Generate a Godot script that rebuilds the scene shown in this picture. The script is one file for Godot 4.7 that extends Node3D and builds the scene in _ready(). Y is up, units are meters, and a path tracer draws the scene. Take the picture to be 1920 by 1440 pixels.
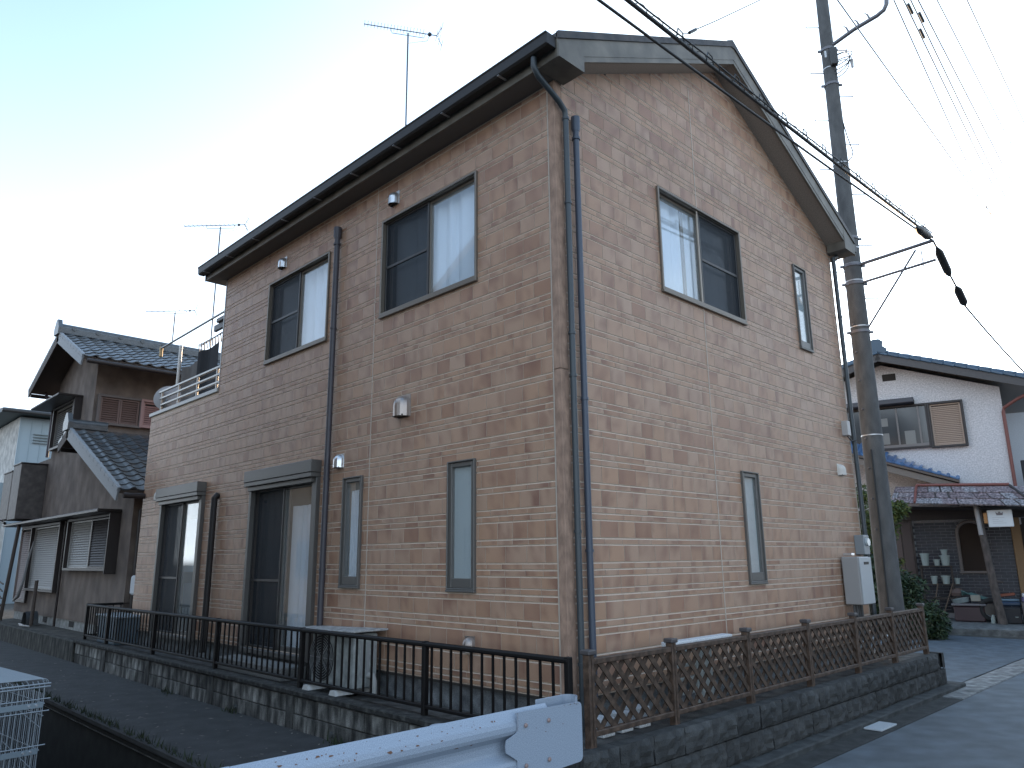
extends Node3D
# A two-storey tiled house at a street corner beside a culvert, at dusk.
# Axes: the corner of the house stands at x = 0, z = 0; the long wall runs to -x, the gable wall to -z; the road surface is y = 0.

const P := 0.455          # height of one siding panel
const LINE0 := 1.4        # height of one of its lap joints
var used := {}
var mats := {}
var tex := {}
var rng := RandomNumberGenerator.new()

# ---------------------------------------------------------------- mesh builder
class MB:
	var v := PackedVector3Array()
	var n := PackedVector3Array()
	var c := PackedColorArray()
	var col := Color(1, 1, 1)
	func push(p: Vector3, m: Vector3, k: Color) -> void:
		v.push_back(p); n.push_back(m); c.push_back(k)
	func tri(a: Vector3, b: Vector3, d: Vector3) -> void:
		var m := (b - a).cross(d - a).normalized()
		push(a, m, col); push(d, m, col); push(b, m, col)
	func quad(a: Vector3, b: Vector3, d: Vector3, e: Vector3) -> void:
		tri(a, b, d); tri(a, d, e)
	func otri(a: Vector3, b: Vector3, d: Vector3, o: Vector3) -> void:
		if (b - a).cross(d - a).dot((a + b + d) / 3.0 - o) < 0.0:
			tri(a, d, b)
		else:
			tri(a, b, d)
	func oquad(a: Vector3, b: Vector3, d: Vector3, e: Vector3, o: Vector3) -> void:
		otri(a, b, d, o); otri(a, d, e, o)
	func box(lo: Vector3, hi: Vector3, bev := 0.0, t := Transform3D()) -> void:
		var o := (lo + hi) * 0.5
		var h := (hi - lo) * 0.5
		var b: float = minf(bev, minf(h.x, minf(h.y, h.z)) * 0.6)
		var oo: Vector3 = t * o
		if b <= 0.0:
			for ax in 3:
				for s in [-1.0, 1.0]:
					var q := []
					for k in [[-1.0, -1.0], [1.0, -1.0], [1.0, 1.0], [-1.0, 1.0]]:
						var p := Vector3()
						p[ax] = s * h[ax]; p[(ax + 1) % 3] = k[0] * h[(ax + 1) % 3]; p[(ax + 2) % 3] = k[1] * h[(ax + 2) % 3]
						q.append(t * (o + p))
					oquad(q[0], q[1], q[2], q[3], oo)
			return
		for ax in 3:
			var u: int = (ax + 1) % 3
			var w: int = (ax + 2) % 3
			for s in [-1.0, 1.0]:
				var q := []
				for k in [[-1.0, -1.0], [1.0, -1.0], [1.0, 1.0], [-1.0, 1.0]]:
					var p := Vector3()
					p[ax] = s * h[ax]; p[u] = k[0] * (h[u] - b); p[w] = k[1] * (h[w] - b)
					q.append(t * (o + p))
				oquad(q[0], q[1], q[2], q[3], oo)
			for s in [-1.0, 1.0]:
				for r in [-1.0, 1.0]:
					var q := []
					for k in [[0, -1.0], [0, 1.0], [1, 1.0], [1, -1.0]]:
						var p := Vector3()
						p[ax] = k[1] * (h[ax] - b)
						p[u] = s * (h[u] - (b if k[0] else 0.0)); p[w] = r * (h[w] - (0.0 if k[0] else b))
						q.append(t * (o + p))
					oquad(q[0], q[1], q[2], q[3], oo)
		for i in 8:
			var sg := Vector3(1 if i & 1 else -1, 1 if i & 2 else -1, 1 if i & 4 else -1)
			var q := []
			for ax in 3:
				var p := h - Vector3(b, b, b)
				p[ax] = h[ax]
				q.append(t * (o + p * sg))
			otri(q[0], q[1], q[2], oo)
	func tube(pts: Array, rad, sides := 8, caps := true) -> void:
		var rings := []
		var up := Vector3.UP
		for i in pts.size():
			var d: Vector3 = (pts[mini(i + 1, pts.size() - 1)] - pts[maxi(i - 1, 0)]).normalized()
			if absf(d.dot(up)) > 0.98:
				up = Vector3.RIGHT if absf(d.x) < 0.9 else Vector3.FORWARD
			var x := d.cross(up).normalized()
			var y := x.cross(d).normalized()
			up = y
			var r: float = rad[i] if rad is Array else rad
			var ring := []
			for k in sides:
				var a := TAU * k / sides
				var m := x * cos(a) + y * sin(a)
				ring.append([pts[i] + m * r, m])
			rings.append(ring)
		for i in pts.size() - 1:
			for k in sides:
				var A = rings[i][k]; var B = rings[i][(k + 1) % sides]; var D = rings[i + 1][(k + 1) % sides]; var E = rings[i + 1][k]
				for q in [A, B, D, A, D, E]:
					push(q[0], q[1], col)
		if caps:
			for e in [0, pts.size() - 1]:
				var other: Vector3 = pts[1] if e == 0 else pts[pts.size() - 2]
				for k in range(1, sides - 1):
					otri(rings[e][0][0], rings[e][k][0], rings[e][k + 1][0], other)
	func lathe(prof: Array, sides := 16, t := Transform3D()) -> void:
		for i in prof.size() - 1:
			var a: Vector2 = prof[i]
			var b: Vector2 = prof[i + 1]
			var e := (b - a).normalized()
			for k in sides:
				var q := []
				for j in [[a, k], [a, k + 1], [b, k + 1], [b, k]]:
					var an: float = TAU * j[1] / sides
					q.append([t * Vector3(cos(an) * j[0].x, j[0].y, sin(an) * j[0].x), t.basis * Vector3(cos(an) * e.y, -e.x, sin(an) * e.y)])
				for w in [q[0], q[1], q[2], q[0], q[2], q[3]]:
					push(w[0], w[1].normalized(), col)
	func ext(poly: PackedVector2Array, t: Transform3D, depth: float, hollow := false) -> void:
		var area := 0.0
		var m := poly.size()
		for i in m:
			area += poly[i].cross(poly[(i + 1) % m])
		var p := poly.duplicate()
		if area < 0.0:
			p.reverse()
		for i in m:
			var a: Vector2 = p[i]
			var b: Vector2 = p[(i + 1) % m]
			quad(t * Vector3(a.x, a.y, 0), t * Vector3(b.x, b.y, 0), t * Vector3(b.x, b.y, depth), t * Vector3(a.x, a.y, depth)) if depth < 0.0 else quad(t * Vector3(a.x, a.y, depth), t * Vector3(a.x, a.y, 0), t * Vector3(b.x, b.y, 0), t * Vector3(b.x, b.y, depth))
		if hollow:
			return
		var ix := Geometry2D.triangulate_polygon(p)
		var mid := t * Vector3(p[0].x, p[0].y, depth * 0.5)
		for i in range(0, ix.size(), 3):
			for z in [0.0, depth]:
				var A := t * Vector3(p[ix[i]].x, p[ix[i]].y, z)
				var B := t * Vector3(p[ix[i + 1]].x, p[ix[i + 1]].y, z)
				var D := t * Vector3(p[ix[i + 2]].x, p[ix[i + 2]].y, z)
				var far: Vector3 = t.basis.z * (z - depth * 0.5)
				if (B - A).cross(D - A).dot(far) < 0.0:
					tri(A, D, B)
				else:
					tri(A, B, D)
	func disc(o: Vector3, r: float, h: float, sides := 12, axis := Vector3.UP) -> void:
		tube([o, o + axis * h], r, sides)
	func mesh() -> ArrayMesh:
		var arr := []
		arr.resize(Mesh.ARRAY_MAX)
		arr[Mesh.ARRAY_VERTEX] = v; arr[Mesh.ARRAY_NORMAL] = n; arr[Mesh.ARRAY_COLOR] = c
		var m := ArrayMesh.new()
		m.add_surface_from_arrays(Mesh.PRIMITIVE_TRIANGLES, arr)
		return m

# ---------------------------------------------------------------- nodes
func numbered(called: String) -> String:
	if not used.has(called):
		used[called] = 0
		return called
	used[called] += 1
	return "%s_%03d" % [called, used[called]]

func tag(o: Node3D, label: String, category := "", group := "", kind := "") -> Node3D:
	if label: o.set_meta("label", label)
	if category: o.set_meta("category", category)
	if group: o.set_meta("group", group)
	if kind: o.set_meta("kind", kind)
	return o

# a thing: a node at its base; parts built in world coordinates are set back by it
func thing(called: String, label: String, category: String, at := Vector3.ZERO, group := "", yaw := 0.0, own := false) -> Node3D:
	var o := Node3D.new()
	o.name = numbered(called)
	add_child(o)
	o.position = at
	o.rotation.y = yaw
	if not own:
		o.set_meta("world", true)
	return tag(o, label, category, group)

func part(called: String, shape, m: Material, parent: Node3D, t := Transform3D()) -> MeshInstance3D:
	var o := MeshInstance3D.new()
	o.mesh = shape.mesh() if shape is MB else shape
	o.material_override = m
	o.name = called
	parent.add_child(o, true)
	o.transform = t
	if parent.has_meta("world"):
		o.position -= parent.position
	return o

# a thing that is one mesh, built in world coordinates
func solid(called: String, mb, m: Material, label: String, category: String, group := "") -> MeshInstance3D:
	var o := MeshInstance3D.new()
	o.mesh = mb.mesh() if mb is MB else mb
	o.material_override = m
	o.name = numbered(called)
	add_child(o)
	tag(o, label, category, group)
	return o

func setting(called: String, mb: MB, m: Material) -> MeshInstance3D:
	var o := MeshInstance3D.new()
	o.mesh = mb.mesh()
	o.material_override = m
	o.name = called
	add_child(o, true)
	o.set_meta("kind", "structure")
	return o

func stuff(o: Node3D) -> Node3D:
	o.set_meta("kind", "stuff")
	return o

func onebox(lo: Vector3, hi: Vector3, bev := 0.0, t := Transform3D()) -> MB:
	var b := MB.new()
	b.box(lo, hi, bev, t)
	return b

func rod(pts: Array, rad, sides := 8) -> MB:
	var b := MB.new()
	b.tube(pts, rad, sides)
	return b

# a hanging line between two points
func sag(a: Vector3, b: Vector3, drop: float, steps := 14) -> Array:
	var r := []
	for i in steps + 1:
		var t := float(i) / steps
		r.append(a.lerp(b, t) + Vector3(0, -drop * 4.0 * t * (1.0 - t), 0))
	return r

# ---------------------------------------------------------------- materials
func noise_tex(key: String, freq: float, lo: float, hi: float, oct := 4, kind := FastNoiseLite.TYPE_SIMPLEX_SMOOTH, size := 512, mid := 0.5) -> Texture2D:
	if tex.has(key):
		return tex[key]
	var f := FastNoiseLite.new()
	f.noise_type = kind
	f.frequency = freq
	f.seed = key.hash() % 9999
	f.fractal_octaves = oct
	var t := NoiseTexture2D.new()
	t.width = size; t.height = size; t.seamless = true; t.noise = f
	var g := Gradient.new()
	g.offsets = PackedFloat32Array([0.0, mid, 1.0])
	g.colors = PackedColorArray([Color(lo, lo, lo), Color((lo + hi) / 2, (lo + hi) / 2, (lo + hi) / 2), Color(hi, hi, hi)])
	t.color_ramp = g
	tex[key] = t
	return t

# colour is the real-world linear base colour
func mat(key: String, col: Color, rough := 0.7, metal := 0.0, opt := {}) -> StandardMaterial3D:
	if mats.has(key):
		return mats[key]
	var m := StandardMaterial3D.new()
	m.resource_name = key
	var k := 1.0
	if opt.has("fine"):
		m.albedo_texture = noise_tex("fine", 0.06, 0.72, 1.0)
		m.uv1_triplanar = true; m.uv1_world_triplanar = true
		m.uv1_scale = Vector3.ONE * opt.fine if not opt.fine is Vector3 else opt.fine
		k /= 0.74
	if opt.has("coarse"):
		m.detail_enabled = true
		m.detail_blend_mode = BaseMaterial3D.BLEND_MODE_MUL
		m.detail_albedo = noise_tex(opt.get("ctex", "blotch"), 0.012, opt.get("clo", 0.5), 1.0, 5)
		m.detail_uv_layer = BaseMaterial3D.DETAIL_UV_2
		m.uv2_triplanar = true; m.uv2_world_triplanar = true
		m.uv2_scale = Vector3.ONE * opt.coarse if not opt.coarse is Vector3 else opt.coarse
		k /= 0.62
	if opt.has("bump"):
		m.heightmap_enabled = true
		m.heightmap_texture = noise_tex("fine", 0.06, 0.72, 1.0)
		m.heightmap_scale = opt.bump
		if not opt.has("fine"):
			m.uv1_triplanar = true; m.uv1_world_triplanar = true
			m.uv1_scale = Vector3.ONE * opt.get("bscale", 3.0)
	var c := Color(minf(col.r * k, 1), minf(col.g * k, 1), minf(col.b * k, 1))
	m.albedo_color = c.linear_to_srgb()
	m.roughness = rough
	m.metallic = metal
	if opt.has("spec"):
		m.metallic_specular = opt.spec
	if opt.get("vc", false):
		m.vertex_color_use_as_albedo = true
	if opt.has("back"):
		m.backlight_enabled = true
		m.backlight = Color(opt.back, opt.back, opt.back)
	mats[key] = m
	return m

func glass(key: String, tint: Color, alpha: float) -> StandardMaterial3D:
	if mats.has(key):
		return mats[key]
	var m := StandardMaterial3D.new()
	m.resource_name = key
	m.transparency = BaseMaterial3D.TRANSPARENCY_ALPHA
	m.albedo_color = Color(tint.r, tint.g, tint.b, alpha)
	m.roughness = 0.02
	m.metallic_specular = 0.55
	mats[key] = m
	return m

func V(x: float, y: float, z: float) -> Vector3:
	return Vector3(x, y, z)

# ---------------------------------------------------------------- sky
func make_sky() -> ImageTexture:
	var w := 1024
	var h := 512
	var im := Image.create(w, h, false, Image.FORMAT_RGBF)
	var f := FastNoiseLite.new()
	f.noise_type = FastNoiseLite.TYPE_SIMPLEX_SMOOTH
	f.frequency = 1.0
	f.fractal_octaves = 5
	f.seed = 11
	var sun := Vector3(-0.45, 0.17, -0.88).normalized()
	for j in h:
		var th := PI * (j + 0.5) / h
		for i in w:
			var ph := TAU * (i + 0.5) / w
			var d := Vector3(sin(ph) * sin(th), cos(th), -cos(ph) * sin(th))
			var e := maxf(d.y, 0.0)
			var hz := exp(-e * 3.9)
			var r := lerpf(0.085, 1.34, hz)
			var g := lerpf(0.205, 1.49, hz)
			var b := lerpf(0.41, 1.60, hz)
			var s := maxf(d.dot(sun), 0.0)
			var glow := pow(s, 6.0) * 0.95 + pow(s, 40.0) * 1.5
			r += glow * 0.92; g += glow; b += glow * 1.03
			var q := d / (0.25 + e)
			var cl := f.get_noise_3d(q.x * 0.9, q.y * 0.9 + 3.0, q.z * 0.9)
			var cloud := smoothstep(0.08, 0.42, cl) * smoothstep(0.02, 0.25, e) * 0.75 * (1.0 - smoothstep(0.62, 0.80, -d.x))
			r = lerpf(r, r * 0.4 + 0.57, cloud); g = lerpf(g, g * 0.4 + 0.63, cloud); b = lerpf(b, b * 0.4 + 0.64, cloud)
			if d.y < 0.0:
				var k := smoothstep(0.0, -0.12, d.y)
				r = lerpf(r, 0.10, k); g = lerpf(g, 0.105, k); b = lerpf(b, 0.11, k)
			im.set_pixel(i, j, Color(r, g, b))
	return ImageTexture.create_from_image(im)

func setup() -> void:
	var cam := Camera3D.new()
	cam.name = "camera"
	cam.fov = 54.372
	cam.near = 0.05
	cam.far = 900.0
	add_child(cam)
	cam.position = V(4.0306, 1.6922, 4.5323)
	cam.basis = Basis(Vector3.UP, 0.794219) * Basis(Vector3.RIGHT, 0.229794) * Basis(Vector3.BACK, -0.010508)
	cam.current = true
	var env := Environment.new()
	env.background_mode = Environment.BG_SKY
	var sky := Sky.new()
	var pm := PanoramaSkyMaterial.new()
	pm.panorama = make_sky()
	sky.sky_material = pm
	env.sky = sky
	env.background_energy_multiplier = 1.0
	env.tonemap_mode = Environment.TONE_MAPPER_LINEAR
	env.tonemap_exposure = 2.5
	env.sdfgi_enabled = true
	env.ssao_enabled = true
	env.ssil_enabled = true
	var we := WorldEnvironment.new()
	we.name = "world_environment"
	we.environment = env
	add_child(we)
	var sun := DirectionalLight3D.new()
	sun.name = "low_sun"
	sun.light_energy = 0.5
	sun.light_color = Color(1.0, 0.83, 0.62)
	sun.light_angular_distance = 10.0
	sun.shadow_enabled = true
	add_child(sun)
	sun.look_at_from_position(Vector3.ZERO, V(0.45, -0.17, 0.88))

# ---------------------------------------------------------------- ground, road, culvert
func sheet(b: MB, x0: float, x1: float, z0: float, z1: float, y: float) -> void:
	b.quad(V(x0, y, z1), V(x1, y, z1), V(x1, y, z0), V(x0, y, z0))

func make_ground() -> void:
	var soil := mat("soil", Color(0.07, 0.065, 0.055), 0.95, 0.0, {"fine": 1.3, "coarse": 0.5, "bump": 2.0})
	var g := MB.new()
	sheet(g, -400, 0.72, -400, 1.77, -0.012)
	sheet(g, -400, 0.72, 2.75, 400, -0.012)
	sheet(g, 0.72, 400, -400, 400, -0.012)
	setting("ground", g, soil)
	var road := MB.new()
	sheet(road, 0.96, 6.4, -120, 60, 0.0)
	setting("road", road, mat("asphalt", Color(0.074, 0.094, 0.110), 0.62, 0.0, {"fine": 5.0, "coarse": 0.35, "ctex": "asph", "clo": 0.7, "bump": 1.2}))
	var edge := MB.new()   # the damp mossy strip along the wall
	edge.box(V(0.70, -0.03, -6.0), V(0.956, 0.004, 60), 0.0)
	setting("road_edge", edge, mat("moss_edge", Color(0.030, 0.033, 0.032), 0.85, 0.0, {"fine": 4.0, "coarse": 0.9, "bump": 0.8}))
	var drive := MB.new()
	sheet(drive, -12, 0.57, -13.9, -6.75, 0.004)
	setting("driveway", drive, mat("asphalt_drive", Color(0.068, 0.088, 0.105), 0.6, 0.0, {"fine": 5.0, "coarse": 0.5, "ctex": "asph", "clo": 0.7, "bump": 0.5}))
	# gutter of loose concrete covers along the driveway
	var conc := mat("gutter_concrete", Color(0.20, 0.205, 0.20), 0.85, 0.0, {"fine": 2.6, "coarse": 0.9, "bump": 0.6})
	var bed := MB.new()
	bed.box(V(0.572, -0.05, -30), V(0.955, -0.006, -6.0))
	var gut := setting("gutter", bed, mat("gutter_bed", Color(0.05, 0.05, 0.05), 0.9))
	rng.seed = 5
	var z := -6.03
	var shapes := []
	for k in 3:
		shapes.append(onebox(V(-0.178, 0, -0.29), V(0.178, 0.05, 0.29), 0.012).mesh())
	for k in 34:
		var t := Transform3D(Basis(Vector3.UP, rng.randf_range(-0.012, 0.012)), V(0.764, -0.043 + rng.randf_range(-0.004, 0.004), z - 0.29))
		part("cover_slab", shapes[k % 3], conc, gut, t)
		z -= 0.60
	# line of white paint at the end of the wall
	var wl := MB.new()
	wl.quad(V(0.20, 0.009, -7.42), V(0.52, 0.009, -6.93), V(0.56, 0.009, -6.98), V(0.24, 0.009, -7.5))
	tag(setting("painted_line", wl, mat("white_paint", Color(0.7, 0.72, 0.74), 0.6, 0.0, {"fine": 4.0})), "")
	# house lots, held up by the walls
	var lot := MB.new()
	lot.box(V(-10.6, -0.01, -6.66), V(0.44, 0.42, 0.42))
	setting("house_lot", lot, mat("lot_gravel", Color(0.10, 0.098, 0.092), 0.95, 0.0, {"fine": 2.2, "coarse": 0.8, "bump": 2.0}))
	var lot2 := MB.new()
	lot2.box(V(-34, -0.01, -14), V(-10.6, 0.40, 0.42))
	setting("neighbour_lot", lot2, soil)
	# culvert: covering slab, then the open drop
	var slab := MB.new()
	slab.box(V(-40, 0.03, 0.55), V(0.70, 0.09, 1.77), 0.012)
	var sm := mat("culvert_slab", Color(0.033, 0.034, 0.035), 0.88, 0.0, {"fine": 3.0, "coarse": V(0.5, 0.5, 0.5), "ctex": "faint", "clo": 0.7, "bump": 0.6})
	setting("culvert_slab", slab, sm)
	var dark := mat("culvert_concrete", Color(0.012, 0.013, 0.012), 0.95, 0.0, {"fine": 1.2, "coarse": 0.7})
	var ch := MB.new()
	ch.box(V(-40, -1.35, 0.6), V(0.70, 0.028, 1.752))
	ch.box(V(-40, -1.35, 2.75), V(0.70, 0.03, 3.1))
	ch.box(V(0.70, -1.35, 1.3), V(1.2, -0.032, 3.1))
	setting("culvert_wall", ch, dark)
	var bedw := MB.new()
	sheet(bedw, -40, 0.7, 1.752, 2.75, -1.12)
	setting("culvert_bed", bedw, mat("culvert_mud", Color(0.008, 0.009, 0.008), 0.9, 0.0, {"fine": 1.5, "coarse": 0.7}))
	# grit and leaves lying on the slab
	rng.seed = 21
	var lit := MB.new()
	for i in 380:
		var x := -rng.randf() * 12.0 + 0.4
		var zz := rng.randf_range(0.58, 1.72)
		var s := rng.randf_range(0.008, 0.03)
		var a := rng.randf() * TAU
		var k := rng.randf_range(0.05, 0.22)
		lit.col = Color(k, k * 0.95, k * 0.85)
		var e := V(cos(a), 0.1, sin(a)) * s
		var f := V(-sin(a), 0.05, cos(a)) * s * 0.5
		var o := V(x, 0.095 + rng.randf() * 0.006, zz)
		lit.quad(o - e, o + f, o + e, o - f)
	tag(stuff(solid("leaf_litter", lit, mat("litter", Color(1, 1, 1), 0.9, 0.0, {"vc": true}), "dry grit and leaf scraps lying on the dark culvert slab", "litter")), "")
	# weeds on the slab edge and at the wall foot
	var weed := MB.new()
	for i in 800:
		var o := V(-rng.randf() * 9.5 + 0.3, 0.088, 1.755 + rng.randf_range(-0.05, 0.02))
		if i % 5 == 0:
			var c: float = [-2.15, -2.3, -4.4, -0.9, -6.2][i / 5 % 5]
			o = V(c + rng.randfn() * 0.10, 0.09, 0.575 + absf(rng.randfn()) * 0.05)
		blade(weed, o, rng.randf_range(0.03, 0.11), rng.randf_range(0.004, 0.008))
	stuff(solid("weeds", weed, mat("weed", Color(1, 1, 1), 0.9, 0.0, {"vc": true}), "low dark weeds along the culvert slab edge and wall foot", "weeds"))

func blade(b: MB, o: Vector3, h: float, w: float) -> void:
	var a := rng.randf() * TAU
	var s := V(cos(a), 0, sin(a)) * w
	var l := V(rng.randf_range(-0.6, 0.6), 1.0, rng.randf_range(-0.6, 0.6)).normalized() * h
	var k := rng.randf_range(0.5, 1.2)
	b.col = Color(0.030 * k, 0.042 * k, 0.018 * k)
	b.tri(o - s, o + s, o + l)

# ---------------------------------------------------------------- retaining walls
func rough_block(w: float, h: float, d: float, seed_: int, amp: float) -> ArrayMesh:
	# a split-faced block: the broken face looks to +z
	var f := FastNoiseLite.new()
	f.seed = seed_
	f.frequency = 9.0
	f.fractal_octaves = 4
	var b := MB.new()
	var nx := 9
	var ny := 5
	var g := []
	for j in ny + 1:
		for i in nx + 1:
			var x := (float(i) / nx - 0.5) * w
			var y := (float(j) / ny) * h
			var e := minf(minf(i, nx - i) / 1.0, minf(j, ny - j) / 1.0)
			var z := d * 0.5 + f.get_noise_2d(x, y) * amp * (1.0 if e > 0 else 0.3) - (0.016 if e < 1.0 else 0.0)
			g.append(V(x, y, z))
	for j in ny:
		for i in nx:
			b.quad(g[j * (nx + 1) + i], g[j * (nx + 1) + i + 1], g[(j + 1) * (nx + 1) + i + 1], g[(j + 1) * (nx + 1) + i])
	for i in nx:
		var a: Vector3 = g[ny * (nx + 1) + i]
		var c: Vector3 = g[ny * (nx + 1) + i + 1]
		b.quad(a, c, V(c.x, h, -d / 2), V(a.x, h, -d / 2))
	for s in [0, nx]:
		for j in ny:
			var a: Vector3 = g[j * (nx + 1) + s]
			var c: Vector3 = g[(j + 1) * (nx + 1) + s]
			b.oquad(a, c, V(c.x, c.y, -d / 2), V(a.x, a.y, -d / 2), V(0, h / 2, 0))
	return b.mesh()

func make_walls() -> void:
	# along the road: two courses of split-faced grey block on a low footing
	var w := thing("block_wall", "low retaining wall of dark split-faced blocks under the lattice fence", "wall", V(0.5, 0, -3.1))
	var core := MB.new()
	core.box(V(0.44, 0.0, -6.70), V(0.535, 0.43, 0.55))
	part("wall_core", core, mat("mortar_dark", Color(0.028, 0.03, 0.03), 0.95, 0.0, {"fine": 2.0}), w)
	var bm := []
	for k in 3:
		var q: float = [0.042, 0.049, 0.056][k]
		bm.append(mat("split_block_%d" % k, Color(q, q * 1.02, q * 0.99), 0.95, 0.0, {"fine": 2.4, "coarse": 0.9, "bump": 1.4}))
	var shapes := []
	for k in 6:
		shapes.append(rough_block(0.385, 0.186, 0.12, 40 + k, 0.05))
	rng.seed = 3
	for row in 2:
		for i in 19:
			var z := 0.33 - 0.391 * i + (0.0 if row == 0 else -0.195)
			if z < -6.6:
				continue
			var t := Transform3D(Basis(Vector3.UP, PI / 2 + (PI if false else 0.0)), V(0.53 + rng.randf_range(-0.004, 0.004), 0.252 if row == 0 else 0.056, z))
			part("block", shapes[rng.randi() % 6], bm[rng.randi() % 3], w, t)
	# end face of the wall
	for row in 2:
		part("block", rough_block(0.17, 0.186, 0.10, 60 + row, 0.04), bm[row], w, Transform3D(Basis(Vector3.UP, PI), V(0.49, 0.252 if row == 0 else 0.056, -6.71)))
	var foot := MB.new()
	foot.box(V(0.44, -0.02, -7.0), V(0.722, 0.055, 0.5), 0.012)
	part("footing", foot, mat("footing", Color(0.052, 0.056, 0.056), 0.92, 0.0, {"fine": 2.0, "coarse": 0.7, "bump": 1.0}), w)
	var plate := onebox(V(0.725, 0.006, -3.98), V(0.90, 0.022, -3.57), 0.003, Transform3D(Basis(Vector3.UP, 0.0), Vector3.ZERO))
	solid("drain_lid", plate, mat("pale_lid", Color(0.42, 0.45, 0.47), 0.6, 0.0, {"fine": 3.0}), "pale rectangular drain lid lying on the dark road edge", "drain lid")
	# along the culvert: two courses of stained grey block, piers, coping
	var l := thing("block_wall", "stained grey concrete block wall between the house lot and culvert slab", "wall", V(-5.2, 0, 0.5))
	var bk := MB.new()
	bk.box(V(-10.6, -0.1, 0.425), V(0.44, 0.40, 0.528))
	part("wall_core", bk, mat("mortar_grey", Color(0.035, 0.035, 0.032), 0.95), l)
	var lm := []
	for k in 4:
		var q: float = [0.12, 0.18, 0.24, 0.31][k]
		lm.append(mat("stained_block_%d" % k, Color(q, q * 1.0, q * 0.93), 0.93, 0.0, {"fine": 2.0, "coarse": V(1.1, 0.4, 1.1), "ctex": "streak", "clo": 0.18, "bump": 0.7}))
	var bl := onebox(V(-0.191, 0, -0.05), V(0.191, 0.154, 0.05), 0.006).mesh()
	for row in 2:
		for i in 28:
			var x := 0.24 - 0.392 * i - (0.19 if row == 1 else 0.0)
			if x < -10.5:
				continue
			part("block", bl, lm[[0, 1, 1, 2, 2, 3][rng.randi() % 6]], l, Transform3D(Basis(), V(x, 0.232 if row == 0 else 0.071, 0.497 + rng.randf_range(-0.002, 0.002))))
	for x in [-9.0, -7.15, -5.1, -3.22, -1.33]:
		part("pier", onebox(V(x - 0.07, 0.05, 0.48), V(x + 0.07, 0.394, 0.562), 0.006), lm[0], l)
	part("coping", onebox(V(-10.6, 0.396, 0.40), V(0.44, 0.452, 0.572), 0.012), mat("coping", Color(0.06, 0.06, 0.055), 0.93, 0.0, {"fine": 2.0, "coarse": V(1.2, 1.2, 1.2), "ctex": "streak", "clo": 0.18, "bump": 0.8}), l)
	for x in [-2.43, -4.42]:
		part("weep_pipe", rod([V(x, 0.14, 0.5), V(x, 0.14, 0.57)], 0.026, 10), mat("pvc_grey", Color(0.06, 0.066, 0.066), 0.6), l)
	# the wall goes on below the old house next door
	var e := thing("block_wall", "mossy concrete retaining kerb below the old brown house", "wall", V(-22, 0, 0.5))
	part("kerb", onebox(V(-34, -0.05, 0.425), V(-10.605, 0.42, 0.56), 0.015), mat("kerb_old", Color(0.075, 0.075, 0.065), 0.95, 0.0, {"fine": 1.6, "coarse": V(1.2, 0.4, 1.2), "ctex": "streak", "clo": 0.18, "bump": 1.0}), e)

# ---------------------------------------------------------------- the tiled house
const WL := 9.65      # length of the long wall
const WR := 5.95      # depth of the gable wall
const RZ := -2.975    # ridge
const RY := 7.80      # top of the roof at the ridge
const XO := 0.28      # roof overhang at the gable

# rectangles [u0, u1, y0, y1] cut out of the long wall (u = -x) and the gable wall (u = -z)
var holes_l := [[1.05, 2.63, 4.35, 5.45], [3.80, 5.36, 4.35, 5.45], [1.07, 1.42, 1.45, 2.57], [2.90, 3.24, 1.45, 2.57], [3.86, 5.44, 0.66, 2.66], [7.10, 8.60, 0.66, 2.66]]
var holes_r := [[1.57, 3.21, 4.35, 5.45], [4.65, 4.97, 4.34, 5.44], [2.86, 3.18, 1.45, 2.57]]

func top_r(u: float) -> float:
	return RY - 0.30 - 0.5 * absf(u + RZ)

func left_top(u: float) -> float:
	return 5.96 if u < 6.86 else 4.21

func wall_with_holes(b: MB, u0: float, u1: float, y0: float, y1: float, holes: Array, t: Transform3D, thick: float) -> void:
	var us := [u0, u1]
	var ys := [y0, y1]
	for h in holes:
		for k in 2:
			if h[k] > u0 and h[k] < u1 and not us.has(h[k]): us.append(h[k])
			if h[k + 2] > y0 and h[k + 2] < y1 and not ys.has(h[k + 2]): ys.append(h[k + 2])
	us.sort(); ys.sort()
	for i in us.size() - 1:
		var j := 0
		while j < ys.size() - 1:
			var run := -1
			for q in range(j, ys.size() - 1):
				var mu: float = (us[i] + us[i + 1]) / 2
				var my: float = (ys[q] + ys[q + 1]) / 2
				var cut := false
				for h in holes:
					if mu > h[0] and mu < h[1] and my > h[2] and my < h[3]:
						cut = true
				if cut:
					break
				run = q
			if run < 0:
				j += 1
				continue
			b.box(V(us[i], ys[j], -thick), V(us[i + 1], ys[run + 1], 0), 0.0, t)
			j = run + 1

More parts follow.
